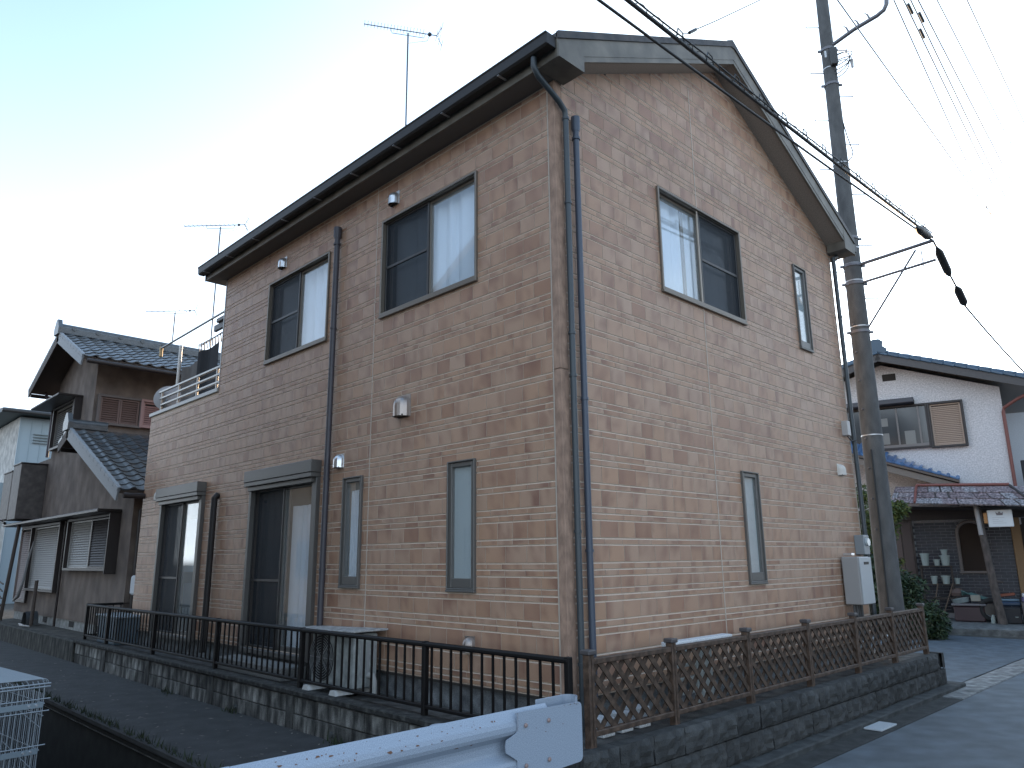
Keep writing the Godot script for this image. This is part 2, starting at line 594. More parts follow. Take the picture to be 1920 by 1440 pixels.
# all tiles of one wall as [u0, u1, y0, y1]
func tile_list(umax: float, ustart: float, holes: Array, topf: Callable, seed_: int) -> Array:
	rng.seed = seed_
	var out := []
	var bands := [[0.0, 0.146], [0.146, 0.2003], [0.2003, 0.2546], [0.2546, 0.4006], [0.4006, 0.455]]
	for k in range(-2, 15):
		for bi in 5:
			var y0: float = LINE0 + k * P + bands[bi][0]
			var y1: float = LINE0 + k * P + bands[bi][1]
			if y1 < 0.66 or y0 > 7.6:
				continue
			y0 = maxf(y0, 0.645)
			var gap_lo: float = 0.0014 if bi > 0 else 0.0
			var gap_hi: float = 0.0014 if bi < 4 else 0.0045
			var ys := [y0, y1]
			for h in holes:
				for q in [h[2], h[3]]:
					if q > y0 + 0.02 and q < y1 - 0.02: ys.append(q)
			ys.sort()
			var u := ustart
			var joints := [u]
			u += rng.randf_range(0.05, 0.22)
			while u < umax - 0.06:
				joints.append(u)
				u += rng.randf_range(0.175, 0.255)
			joints.append(umax)
			for q in ys.size() - 1:
				for i in joints.size() - 1:
					var segs := [[joints[i] + 0.0006, joints[i + 1] - 0.0006]]
					for h in holes:
						if ys[q] < h[3] - 0.02 and ys[q + 1] > h[2] + 0.02:
							var keep := []
							for s in segs:
								if s[1] <= h[0] or s[0] >= h[1]:
									keep.append(s)
								else:
									if h[0] - s[0] > 0.02: keep.append([s[0], h[0]])
									if s[1] - h[1] > 0.02: keep.append([h[1], s[1]])
							segs = keep
					for s in segs:
						var ceil_y: float = maxf(topf.call(s[0]), topf.call(s[1]))
						var yb: float = ys[q] + (gap_lo if q == 0 else 0.0)
						var yt: float = ys[q + 1] - (gap_hi if q == ys.size() - 2 else 0.0)
						if yb > ceil_y - 0.002:
							continue
						if topf.call(s[0]) == topf.call(s[1]):
							yt = minf(yt, ceil_y + 0.01)
						else:
							yt = minf(yt, ceil_y + 0.08)
						if yt - yb > 0.01:
							out.append([s[0], s[1], yb, yt])
	return out

# one tile face: pale painted bevels all round, glaze that darkens to one side
func tile_into(b: MB, r: Array, t: Transform3D, f: FastNoiseLite) -> void:
	var u0: float = r[0]; var u1: float = r[1]; var y0: float = r[2]; var y1: float = r[3]
	var ex := 0.0026
	var ey := 0.0062
	var d := 0.0075
	var nx := 4
	var ny := 2 if y1 - y0 > 0.08 else 1
	var jx := rng.randf_range(-0.0006, 0.0006)
	var base := Color(0.565, 0.338, 0.215).lerp(Color(0.585, 0.385, 0.270), rng.randf())
	if rng.randf() < 0.18:
		base = base.lerp(Color(0.42, 0.225, 0.145), rng.randf_range(0.2, 0.8))
	base = base * (1.0 + rng.randf_range(-0.03, 0.03))
	var side := rng.randf()
	var amt := rng.randf() * rng.randf() * 0.95
	var pts := []
	var cols := []
	for j in ny + 1:
		for i in nx + 1:
			var fx := float(i) / nx
			var x := lerpf(u0 + ex, u1 - ex, fx)
			var y := lerpf(y0 + ey, y1 - ey, float(j) / ny)
			pts.append(V(x, y, d + jx))
			var m := f.get_noise_2d(x * 4.6 + floor(u0 * 7.0) * 3.1, y * 1.8)
			var edge := smoothstep(0.45, 1.0, fx) if side < 0.4 else (smoothstep(0.55, 0.0, fx) if side < 0.8 else smoothstep(0.3, 1.0, float(j) / ny))
			var dark := clampf(smoothstep(0.0, 0.42, m) * 0.5 + edge * amt, 0.0, 0.9)
			var k := base.lerp(Color(0.310, 0.160, 0.112), dark)
			k.a = 1.0
			cols.append(k)
	for j in ny:
		for i in nx:
			var q := [j * (nx + 1) + i, j * (nx + 1) + i + 1, (j + 1) * (nx + 1) + i + 1, (j + 1) * (nx + 1) + i]
			var m := (t.basis * Vector3(0, 0, 1)).normalized()
			for w in ([0, 2, 1, 0, 3, 2] if t.basis.determinant() > 0.0 else [0, 1, 2, 0, 2, 3]):
				b.push(t * pts[q[w]], m, cols[q[w]])
	b.col = Color(0.74, 0.60, 0.48)
	var A := t * V(u0, y0, 0); var B := t * V(u1, y0, 0); var C := t * V(u1, y1, 0); var D := t * V(u0, y1, 0)
	var a := t * V(u0 + ex, y0 + ey, d + jx); var bb := t * V(u1 - ex, y0 + ey, d + jx); var c := t * V(u1 - ex, y1 - ey, d + jx); var dd := t * V(u0 + ex, y1 - ey, d + jx)
	var o := t * V((u0 + u1) / 2, (y0 + y1) / 2, -0.05)
	b.oquad(A, B, bb, a, o); b.oquad(C, D, dd, c, o)
	b.col = Color(0.62, 0.48, 0.37)
	b.oquad(B, C, c, bb, o); b.oquad(D, A, a, dd, o)

func make_tiles(wall: MeshInstance3D, list: Array, t: Transform3D, quota: Array, m: Material, seed_: int) -> void:
	rng.seed = seed_
	var f := FastNoiseLite.new()
	f.seed = seed_
	f.frequency = 1.6
	f.fractal_octaves = 3
	var rest := MB.new()
	for i in list.size():
		if quota.has(i):
			var one := MB.new()
			tile_into(one, list[i], t, f)
			part("tile", one, m, wall)
		else:
			tile_into(rest, list[i], t, f)
	stuff(part("tile_cladding", rest, m, wall))

func apparent(list: Array, t: Transform3D, which: int) -> Array:
	var eye := V(4.03, 1.69, 4.53)
	var view := V(-0.694, 0.228, -0.682)
	var nrm: Vector3 = t.basis.z.normalized()
	var out := []
	for i in list.size():
		var r: Array = list[i]
		var p: Vector3 = t * V((r[0] + r[1]) / 2, (r[2] + r[3]) / 2, 0) - eye
		var hid: bool = which == 0 and r[2] < 1.05
		var a: float = (r[1] - r[0]) * (r[3] - r[2]) * absf(p.normalized().dot(nrm)) / p.length_squared()
		if p.normalized().dot(view) < 0.80 or hid:
			a *= 0.2
		out.append([a, which, i])
	return out

func make_house() -> void:
	var h := thing("tiled_house", "two-storey house clad in tan and brown tiles at the street corner", "house", V(-4.8, 0.42, -2.98))
	var tl := Transform3D(Basis(V(-1, 0, 0), V(0, 1, 0), V(0, 0, 1)), Vector3.ZERO)          # u = -x, looks to +z
	var tr := Transform3D(Basis(V(0, 0, -1), V(0, 1, 0), V(1, 0, 0)), Vector3.ZERO)          # u = -z, looks to +x
	var grout := mat("tile_grout", Color(0.66, 0.53, 0.42), 0.9, 0.0, {"fine": 3.0})
	var b := MB.new()
	wall_with_holes(b, 0.0, 6.86, 0.62, 5.97, holes_l, tl, 0.13)
	wall_with_holes(b, 6.86, WL, 0.62, 4.18, holes_l, tl, 0.13)
	var wl := part("long_wall", b, grout, h)
	b = MB.new()
	wall_with_holes(b, 0.13, WR, 0.62, 5.97, holes_r, tr, 0.13)
	b.ext(PackedVector2Array([Vector2(0.0, 5.971), Vector2(WR, 5.971), Vector2(-RZ, RY - 0.27)]), Transform3D(Basis(V(0, 0, -1), V(0, 1, 0), V(1, 0, 0)), V(-0.13, 0, 0)), 0.13)
	var wr := part("gable_wall", b, grout, h)
	# hidden sides, floors, so that the rooms are closed
	b = MB.new()
	b.box(V(-6.86, 4.0, -WR), V(-6.73, 5.97, -0.13)); b.box(V(-WL, 0.62, -WR), V(-WL + 0.13, 4.18, -0.13))
	b.box(V(-WL + 0.13, 0.62, -WR), V(-0.13, 5.97, -WR + 0.13))
	b.ext(PackedVector2Array([Vector2(0.0, 5.971), Vector2(WR, 5.971), Vector2(-RZ, RY - 0.27)]), Transform3D(Basis(V(0, 0, -1), V(0, 1, 0), V(1, 0, 0)), V(-6.86, 0, 0)), 0.13)
	part("back_wall", b, grout, h)
	b = MB.new()
	b.box(V(-WL + 0.13, 0.45, -WR + 0.13), V(-0.13, 0.66, -0.13)); b.box(V(-WL + 0.13, 3.2, -WR + 0.13), V(-0.13, 3.4, -0.13)); b.box(V(-6.73, 5.80, -WR + 0.13), V(-0.13, 5.95, -0.13))
	for z in [-2.2]:
		b.box(V(-WL + 0.13, 0.66, z - 0.05), V(-0.13, 3.2, z)); b.box(V(-6.73, 3.4, z - 0.05), V(-0.13, 5.8, z))
	for x in [-3.35]:
		b.box(V(x - 0.05, 0.66, -2.2), V(x, 3.2, -0.13)); b.box(V(x - 0.05, 3.4, -2.2), V(x, 5.8, -0.13))
	part("room_linings", b, mat("room", Color(0.20, 0.19, 0.175), 0.9), h)
	part("foundation", onebox(V(-WL + 0.02, 0.40, -WR + 0.02), V(-0.02, 0.618, -0.02)), mat("foundation", Color(0.17, 0.18, 0.185), 0.9, 0.0, {"fine": 2.0, "coarse": 0.8}), h)
	part("base_flashing", onebox(V(-WL - 0.004, 0.620, -WR), V(0.02, 0.640, 0.022)), mat("bronze", Color(0.060, 0.054, 0.048), 0.45, 0.3), h)
	# tiles, the largest in the picture each on its own
	var tm := mat("tile_face", Color(1, 1, 1), 0.50, 0.0, {"vc": true, "fine": 6.0, "spec": 0.46})
	var ll := tile_list(WL - 0.02, 0.083, holes_l, left_top, 7)
	var kept := []
	for r in ll:
		if r[2] > 4.12 and r[1] > 6.85:
			r[1] = 6.85
			if r[0] > 6.83: continue
		kept.append(r)
	ll = kept
	part("corner_trim", onebox(V(-6.882, 4.246, -0.10), V(-6.851, 5.95, 0.013), 0.003), mat("cap_alu", Color(0.34, 0.335, 0.32), 0.45, 0.5), h)
	var lr := tile_list(WR - 0.03, 0.093, holes_r, top_r, 8)
	var all := apparent(ll, tl, 0) + apparent(lr, tr, 1)
	all.sort_custom(func(p, q): return p[0] > q[0])
	var quota := [{}, {}]
	for k in 300:
		quota[all[k][1]][all[k][2]] = true
	make_tiles(wl, ll, tl, quota[0].keys(), tm, 17)
	make_tiles(wr, lr, tr, quota[1].keys(), tm, 18)
	# corner pieces, sealed joints
	var quoin := mat("quoin", Color(0.30, 0.195, 0.140), 0.85, 0.0, {"fine": 7.0, "coarse": V(2.0, 1.0, 2.0), "clo": 0.8, "ctex": "faint", "bump": 0.4})
	for k in 2:
		var y0: float = [0.64, 3.24][k]
		var y1: float = [3.234, 5.96][k]
		var q := MB.new()
		q.box(V(-0.064, y0, 0.001), V(0.016, y1, 0.016), 0.003)
		q.box(V(0.001, y0, -0.085), V(0.015, y1, 0.0005), 0.003)
		part("corner_trim", q, quoin, h)
	var seal := mat("sealant", Color(0.50, 0.43, 0.36), 0.7)
	for x in [-0.072, -2.77]:
		part("sealed_joint", onebox(V(x - 0.005, 0.645, 0.0), V(x + 0.005, 5.95, 0.0118)), seal, wl)
	part("sealed_joint", onebox(V(0.0, 0.645, -2.335), V(0.0118, 7.0, -2.325)), seal, wr)
	part("sealed_joint", onebox(V(0.0, 0.645, -WR + 0.022), V(0.012, 5.9, -WR + 0.03)), seal, wr)
	make_roof(h)
	make_windows(h)
	make_balcony(h)
	make_fittings(h)

func make_roof(h: Node3D) -> void:
	var dark := mat("roof_sheet", Color(0.042, 0.034, 0.029), 0.55, 0.1, {"coarse": 0.8})
	var fas := mat("fascia", Color(0.122, 0.108, 0.086), 0.55, 0.0, {"coarse": 0.5, "clo": 0.8, "ctex": "faint"})
	var sof := mat("soffit", Color(0.30, 0.26, 0.22), 0.75, 0.0, {"fine": 2.0})
	var gz := 0.25
	var x0 := -7.13
	var roof := MB.new()
	var run := -RZ + gz
	for s in [1.0, -1.0]:
		var ez: float = RZ + s * run
		var ey := RY - 0.5 * run
		var pl := PackedVector2Array([Vector2(RZ, RY), Vector2(ez, ey), Vector2(ez, ey - 0.05), Vector2(RZ, RY - 0.06)])
		roof.ext(pl, Transform3D(Basis(V(0, 0, 1), V(0, 1, 0), V(-1, 0, 0)), V(XO, 0, 0)), XO - x0)
	var rf := part("roof", roof, dark, h)
	# ridge cap and edge trims
	var rc := MB.new()
	rc.ext(PackedVector2Array([Vector2(-0.13, -0.045), Vector2(0, 0.028), Vector2(0.13, -0.045), Vector2(0.13, -0.085), Vector2(-0.13, -0.085)]), Transform3D(Basis(V(0, 0, 1), V(0, 1, 0), V(-1, 0, 0)), V(XO + 0.012, RY, RZ)), XO - x0 + 0.024)
	part("ridge_cap", rc, dark, rf)
	for x in [XO, x0]:
		var out: float = 1.0 if x > 0 else -1.0
		for s in [1.0, -1.0]:
			var ez: float = RZ + s * run
			var ey := RY - 0.5 * run
			var tr := Transform3D(Basis(V(0, 0, 1), V(0, 1, 0), V(-1, 0, 0)), V(x + (0.014 if out > 0 else 0.010), 0, 0))
			var e := MB.new()
			e.ext(PackedVector2Array([Vector2(RZ, RY + 0.008), Vector2(ez, ey + 0.008), Vector2(ez, ey - 0.066), Vector2(RZ, RY - 0.066)]), tr, 0.024)
			part("verge_trim", e, dark, rf)
			var bd := MB.new()
			var tb := Transform3D(Basis(V(0, 0, 1), V(0, 1, 0), V(-1, 0, 0)), V(x if out > 0 else x + 0.03, 0, 0))
			bd.ext(PackedVector2Array([Vector2(RZ, RY - 0.068), Vector2(ez, ey - 0.068), Vector2(ez, ey - 0.245), Vector2(RZ, RY - 0.245)]), tb, 0.03)
			part("bargeboard", bd, fas, h)
			var b2 := MB.new()
			var t2 := Transform3D(Basis(V(0, 0, 1), V(0, 1, 0), V(-1, 0, 0)), V(x - 0.004 if out > 0 else x + 0.03, 0, 0))
			b2.ext(PackedVector2Array([Vector2(RZ, RY - 0.2455), Vector2(ez - s * 0.18, ey - 0.2455 + 0.09), Vector2(ez - s * 0.18, ey - 0.30 + 0.09), Vector2(RZ, RY - 0.30)]), t2, 0.026)
			part("bargeboard_rail", b2, fas, h)
			# sloping soffit under the gable overhang
			var so := MB.new()
			var wx: float = 0.0 if out > 0 else -6.86
			so.ext(PackedVector2Array([Vector2(RZ, RY - 0.285), Vector2(ez - s * 0.26, ey - 0.285 + 0.13), Vector2(ez - s * 0.26, ey - 0.27 + 0.13), Vector2(RZ, RY - 0.27)]), Transform3D(Basis(V(0, 0, 1), V(0, 1, 0), V(-1, 0, 0)), V(maxf(x, wx) - 0.03 * maxf(out, 0), 0, 0)), absf(x - wx) - 0.03)
			part("gable_soffit", so, sof, h)
			# boxed end of the eaves
			var bx := MB.new()
			var zi: float = ez - s * 0.36
			bx.ext(PackedVector2Array([Vector2(ez - s * 0.012, ey - 0.10), Vector2(ez - s * 0.012, 5.955), Vector2(zi, 5.955), Vector2(zi, ey - 0.10 + 0.18)]), Transform3D(Basis(V(0, 0, 1), V(0, 1, 0), V(-1, 0, 0)), V((x if out > 0 else x + 0.26) + 0.003 * out, 0, 0)), 0.26)
			part("eave_box_end", bx, fas, h)
	for s in [1.0, -1.0]:
		var zw: float = 0.0 if s > 0 else -WR
		var ez: float = RZ + s * run
		var ey := RY - 0.5 * run
		part("eave_soffit", onebox(V(x0 + 0.26, 5.955, minf(zw, ez - s * 0.03)), V(0.02, 5.972, maxf(zw, ez - s * 0.03))), mat("eave_soffit", Color(0.14, 0.125, 0.11), 0.75), h)
		part("fascia_board", onebox(V(x0 + 0.26, 5.945, minf(ez - s * 0.03, ez - s * 0.004)), V(0.02, ey - 0.055, maxf(ez - s * 0.03, ez - s * 0.004))), fas, h)
		# box gutter
		var g := PackedVector2Array([Vector2(0.0, 0.10), Vector2(0.004, 0.015), Vector2(0.018, 0.0), Vector2(0.095, 0.0), Vector2(0.112, 0.018), Vector2(0.118, 0.10), Vector2(0.126, 0.112), Vector2(0.126, 0.122), Vector2(0.112, 0.122), Vector2(0.106, 0.02), Vector2(0.092, 0.008), Vector2(0.012, 0.008), Vector2(0.006, 0.10)])
		var gu := MB.new()
		gu.ext(g, Transform3D(Basis(V(0, 0, s), V(0, 1, 0), V(-1, 0, 0)), V(XO - 0.02, ey - 0.165, ez + s * 0.002)), XO - 0.02 - x0)
		gu.box(V(XO - 0.022, ey - 0.162, minf(ez + s * 0.004, ez + s * 0.118)), V(XO - 0.014, ey - 0.05, maxf(ez + s * 0.004, ez + s * 0.118)))
		var gp := part("gutter", gu, mat("gutter_brown", Color(0.024, 0.021, 0.019), 0.5, 0.0, {"spec": 0.4}), h)
		for k in 9:
			var gx := -0.35 - k * 0.82
			part("gutter_bracket", onebox(V(gx - 0.012, ey - 0.171, minf(ez + s * 0.01, ez + s * 0.12)), V(gx + 0.012, ey - 0.166, maxf(ez + s * 0.01, ez + s * 0.12))), mat("bracket_pale", Color(0.3, 0.3, 0.3), 0.4, 0.6), gp)

# ---------------------------------------------------------------- windows
func frame_rect(b: MB, u0: float, u1: float, y0: float, y1: float, w: float, d0: float, d1: float, t: Transform3D, wb := -1.0) -> void:
	var q := w if wb < 0 else wb
	b.box(V(u0, y0, d0), V(u0 + w, y1, d1), 0.004, t); b.box(V(u1 - w, y0, d0), V(u1, y1, d1), 0.004, t)
	b.box(V(u0 + w, y1 - w, d0), V(u1 - w, y1, d1), 0.004, t); b.box(V(u0 + w, y0, d0), V(u1 - w, y0 + q, d1), 0.004, t)

func curtain(u0: float, u1: float, y0: float, y1: float, d: float, t: Transform3D, waves: float, amp: float) -> MB:
	var b := MB.new()
	var nn := int(waves * 8)
	for i in nn:
		var q := []
		for k in [i, i + 1]:
			var x := lerpf(u0, u1, float(k) / nn)
			q.append(V(x, 0, d + amp * sin(float(k) / 8.0 * TAU + sin(k * 0.37) * 1.3)))
		b.quad(t * (q[0] + V(0, y0, 0)), t * (q[1] + V(0, y0, 0)), t * (q[1] + V(0, y1, 0)), t * (q[0] + V(0, y1, 0)))
	return b

func sliding(h: Node3D, hole: Array, t: Transform3D, frame: Material, lace: Material, label: String) -> void:
	var u0: float = hole[0] - 0.02; var u1: float = hole[1] + 0.02; var y0: float = hole[2] - 0.025; var y1: float = hole[3] + 0.02
	var um := (u0 + u1) / 2
	var b := MB.new()
	frame_rect(b, u0, u1, y0, y1, 0.026, -0.09, 0.034, t, 0.035)
	b.box(V(u0 - 0.004, y0 - 0.026, 0.0), V(u1 + 0.004, y0, 0.042), 0.004, t)
	var w := part("window", b, frame, h)
	if label: w.set_meta("label", label)
	var sash := MB.new()
	# the glass sash is the one nearer the house corner, the screened one the other
	var gl := [u0 + 0.026, um + 0.022]
	var sc := [um - 0.01, u1 - 0.026]
	frame_rect(sash, gl[0], gl[1], y0 + 0.035, y1 - 0.026, 0.036, -0.062, -0.032, t)
	frame_rect(sash, sc[0], sc[1], y0 + 0.035, y1 - 0.026, 0.036, -0.088, -0.064, t)
	part("sash", sash, frame, w)
	for g in [[gl, -0.047], [sc, -0.078]]:
		part("pane", onebox(V(g[0][0] + 0.03, y0 + 0.065, g[1] - 0.002), V(g[0][1] - 0.03, y1 - 0.056, g[1] + 0.002), 0.0, t), glass("window_glass", Color(0.9, 0.95, 0.95), 0.06), w)
	var fr := MB.new()
	frame_rect(fr, sc[0] + 0.004, sc[1] - 0.004, y0 + 0.037, y1 - 0.028, 0.026, -0.030, -0.012, t)
	fr.box(V(sc[0] + 0.03, (y0 + y1) / 2 - 0.014, -0.029), V(sc[1] - 0.03, (y0 + y1) / 2 + 0.014, -0.010), 0.0, t)
	part("screen_frame", fr, mat("screen_frame", Color(0.045, 0.042, 0.04), 0.45, 0.3), w)
	var sm := mats.get("insect_mesh")
	if sm == null:
		sm = StandardMaterial3D.new()
		sm.resource_name = "insect_mesh"
		sm.transparency = BaseMaterial3D.TRANSPARENCY_ALPHA
		sm.albedo_color = Color(0.10, 0.13, 0.16, 0.50)
		sm.roughness = 0.7
		mats["insect_mesh"] = sm
	part("insect_screen", onebox(V(sc[0] + 0.028, y0 + 0.062, -0.022), V(sc[1] - 0.028, y1 - 0.053, -0.0205), 0.0, t), sm, w)
	part("curtain", curtain(u0 + 0.01, u1 - 0.01, y0 + 0.02, y1 + 0.05, -0.16, t, 6.0, 0.026), lace, w)

func slit(h: Node3D, hole: Array, t: Transform3D, frame: Material, frosted: bool, cur: Array) -> void:
	var u0: float = hole[0] - 0.02; var u1: float = hole[1] + 0.02; var y0: float = hole[2] - 0.025; var y1: float = hole[3] + 0.02
	var b := MB.new()
	frame_rect(b, u0, u1, y0, y1, 0.016, -0.09, 0.036, t)
	b.box(V(u0 - 0.003, y0 - 0.02, 0.0), V(u1 + 0.003, y0, 0.040), 0.004, t)
	var w := part("window", b, frame, h)
	var s := MB.new()
	frame_rect(s, u0 + 0.017, u1 - 0.017, y0 + 0.017, y1 - 0.017, 0.042, -0.05, 0.02, t, 0.085)
	part("sash", s, frame, w)
	part("pane", onebox(V(u0 + 0.056, y0 + 0.10, -0.008), V(u1 - 0.056, y1 - 0.056, -0.004), 0.0, t), glass("window_glass", Color(0.9, 0.95, 0.95), 0.06), w)
	if frosted:
		part("frosted_film", onebox(V(u0 + 0.05, y0 + 0.09, -0.022), V(u1 - 0.05, y1 - 0.05, -0.019), 0.0, t), mat("frost", Color(0.36, 0.41, 0.42), 0.6), w)
	else:
		part("curtain", curtain(lerpf(u0, u1, cur[0]), lerpf(u0, u1, cur[1]), y0, lerpf(y0, y1, cur[2]), -0.07, t, 3.0, 0.018), mat("lace", Color(0.66, 0.72, 0.78), 0.85, 0.0, {"back": 0.3}), w)

func shutter_door(h: Node3D, u0: float, u1: float, t: Transform3D, frame: Material, blind: bool) -> void:
	# roller-shutter box, side rails, sliding glass door; u0 is nearer the house corner
	var y0 := 0.66; var y1 := 2.66
	var b := MB.new()
	b.box(V(u0 - 0.09, 2.70, 0.0), V(u1 + 0.06, 2.845, 0.145), 0.006, t)
	b.box(V(u0 - 0.085, 2.645, 0.0), V(u1 + 0.055, 2.697, 0.138), 0.004, t)
	b.box(V(u0 - 0.03, 2.588, 0.01), V(u1 + 0.02, 2.643, 0.10), 0.003, t)
	var w := part("shutter_door", b, frame, h)
	var r := MB.new()
	r.box(V(u0 - 0.085, 0.60, 0.0), V(u0 + 0.014, 2.643, 0.062), 0.006, t); r.box(V(u1 - 0.014, 0.60, 0.0), V(u1 + 0.05, 2.643, 0.062), 0.006, t)
	r.box(V(u0 + 0.014, 0.60, 0.0), V(u1 - 0.014, 0.655, 0.075), 0.004, t)
	part("side_rail", r, frame, w)
	var um := (u0 + u1) / 2
	var s := MB.new()
	frame_rect(s, u0, um + 0.025, y0, y1 - 0.06, 0.040, -0.05, -0.02, t, 0.06)
	frame_rect(s, um - 0.015, u1, y0, y1 - 0.06, 0.040, -0.09, -0.06, t, 0.06)
	part("sash", s, frame, w)
	part("pane", onebox(V(u0 + 0.036, y0 + 0.055, -0.036), V(um - 0.012, y1 - 0.096, -0.032), 0.0, t), glass("window_glass", Color(0.9, 0.95, 0.95), 0.06), w)
	part("pane", onebox(V(um + 0.022, y0 + 0.055, -0.076), V(u1 - 0.036, y1 - 0.096, -0.072), 0.0, t), glass("window_glass", Color(0.9, 0.95, 0.95), 0.06), w)
	var f := MB.new()
	frame_rect(f, um - 0.012, u1 - 0.002, y0 + 0.002, y1 - 0.062, 0.028, -0.012, 0.004, t)
	f.box(V(um + 0.016, 1.45, -0.011), V(u1 - 0.03, 1.478, 0.003), 0.0, t)
	part("screen_frame", f, mat("screen_frame", Color(0.045, 0.042, 0.04), 0.45, 0.3), w)
	part("insect_screen", onebox(V(um + 0.014, y0 + 0.02, -0.006), V(u1 - 0.028, y1 - 0.088, -0.0045), 0.0, t), mats["insect_mesh"], w)
	if blind:
		part("blind_panel", onebox(V(u0 + 0.34, 1.55, -0.20), V(u0 + 0.95, 2.35, -0.17), 0.0, t), mat("pale_panel", Color(0.30, 0.36, 0.38), 0.8), w)
		part("low_panel", onebox(V(u0 + 0.34, 0.7, -0.24), V(um + 0.25, 1.38, -0.21), 0.0, t), mat("low_panel", Color(0.20, 0.22, 0.23), 0.8), w)
	else:
		part("curtain", curtain(u0 + 0.12, u0 + 0.86, y0, y1 - 0.30, -0.15, t, 4.0, 0.03), mat("lace", Color(0.66, 0.72, 0.78), 0.85, 0.0, {"back": 0.3}), w)
		part("side_curtain", curtain(um + 0.3, u1, y0, y1, -0.24, t, 5.0, 0.035), mat("dull_curtain", Color(0.16, 0.15, 0.14), 0.9), w)

func make_windows(h: Node3D) -> void:
	var tl := Transform3D(Basis(V(-1, 0, 0), V(0, 1, 0), V(0, 0, 1)), Vector3.ZERO)
	var tr := Transform3D(Basis(V(0, 0, -1), V(0, 1, 0), V(1, 0, 0)), Vector3.ZERO)
	var fr := mat("window_bronze", Color(0.175, 0.148, 0.120), 0.42, 0.35)
	var fd := mat("door_bronze", Color(0.125, 0.118, 0.108), 0.45, 0.25)
	var lace := mat("lace_white", Color(0.64, 0.74, 0.84), 0.85, 0.0, {"back": 0.4})
	sliding(h, holes_l[0], tl, fr, lace, "")
	sliding(h, holes_l[1], tl, fr, lace, "")
	sliding(h, holes_r[0], tr, fr, lace, "")
	slit(h, holes_l[2], tl, fd, true, [])
	slit(h, holes_l[3], tl, fd, false, [0.25, 0.85, 0.88])
	slit(h, holes_r[1], tr, fd, true, [])
	slit(h, holes_r[2], tr, fd, true, [])
	shutter_door(h, 3.86, 5.44, tl, fd, false)
	shutter_door(h, 7.10, 8.60, tl, fd, true)

func make_balcony(h: Node3D) -> void:
	# flat roof over the living room, used as a balcony
	part("parapet_cap", onebox(V(-WL - 0.03, 4.181, -0.13), V(-6.862, 4.245, 0.03), 0.006), mat("cap_alu", Color(0.34, 0.335, 0.32), 0.45, 0.5), h)
	var f := MB.new()
	f.box(V(-WL + 0.13, 3.55, -WR + 0.13), V(-6.862, 3.62, -0.13))
	part("balcony_floor", f, mat("balcony_floor", Color(0.2, 0.2, 0.2), 0.8), h)
	var al := mat("balcony_alu", Color(0.40, 0.385, 0.36), 0.38, 0.6)
	var r := MB.new()
	for y in [4.37, 4.49, 4.61]:
		r.box(V(-WL + 0.12 + (4.61 - y) * 0.5, y - 0.018, -0.075), V(-6.87, y + 0.018, -0.035), 0.006)
	var rl := part("balcony_rail", r, al, h)
	for x in [-9.38, -8.62, -7.85, -7.1]:
		part("rail_post", onebox(V(x - 0.015, 4.245, -0.07), V(x + 0.015, 4.60, -0.04), 0.003), al, rl)

# ---------------------------------------------------------------- vents, pipes, heater on the walls
func hood_vent(h: Node3D, u: float, y: float, t: Transform3D, s: float, m: Material) -> void:
	var b := MB.new()
	var prof := []
	# a half-round hood with a sloping top, open below
	var n := 10
	for i in n + 1:
		var a := PI * i / n
		prof.append(Vector2(cos(a) * 0.075 * s, sin(a) * 0.085 * s + 0.012))
	for i in n:
		var p: Vector2 = prof[i]; var q: Vector2 = prof[i + 1]
		b.quad(t * V(u + p.x, y - 0.08 * s, p.y), t * V(u + q.x, y - 0.08 * s, q.y), t * V(u + q.x, y, q.y), t * V(u + p.x, y, p.y))
		for k in 5:
			var h0 := k / 5.0; var h1 := (k + 1) / 5.0
			var r0 := sqrt(1.0 - h0 * h0); var r1 := sqrt(1.0 - h1 * h1)
			b.quad(t * V(u + p.x * r0, y + 0.085 * s * h0, p.y * r0), t * V(u + q.x * r0, y + 0.085 * s * h0, q.y * r0), t * V(u + q.x * r1, y + 0.085 * s * h1, q.y * r1), t * V(u + p.x * r1, y + 0.085 * s * h1, p.y * r1))
	b.box(V(u - 0.082 * s, y - 0.083 * s, 0.002), V(u + 0.082 * s, y + 0.088 * s, 0.012), 0.0, t)
	var o := part("vent_hood", b, m, h)
	part("vent_mouth", onebox(V(u - 0.06 * s, y - 0.078 * s, 0.014), V(u + 0.06 * s, y - 0.07 * s, 0.07 * s), 0.0, t), mat("black_plastic", Color(0.012, 0.012, 0.013), 0.5), o)

func pipe(called: String, h: Node3D, pts: Array, r: float, m: Material, bands: Array, collar := false) -> void:
	var o := part(called, rod(pts, r, 12), m, h)
	for y in bands:
		var p: Vector3 = pts[pts.size() - 1]
		part("pipe_band", rod([V(p.x, y - 0.012, p.z), V(p.x, y + 0.012, p.z)], r + 0.006, 12), m, o)
	if collar:
		var p: Vector3 = pts[0]
		part("pipe_collar", rod([p + V(0, 0.015, 0), p + V(0, -0.10, 0), p + V(0, -0.13, 0)], [r * 1.45, r * 1.45, r * 1.1], 14), m, o)
		part("pipe_band", rod([p + V(0, -0.19, 0), p + V(0, -0.215, 0)], r * 1.3, 14), m, o)

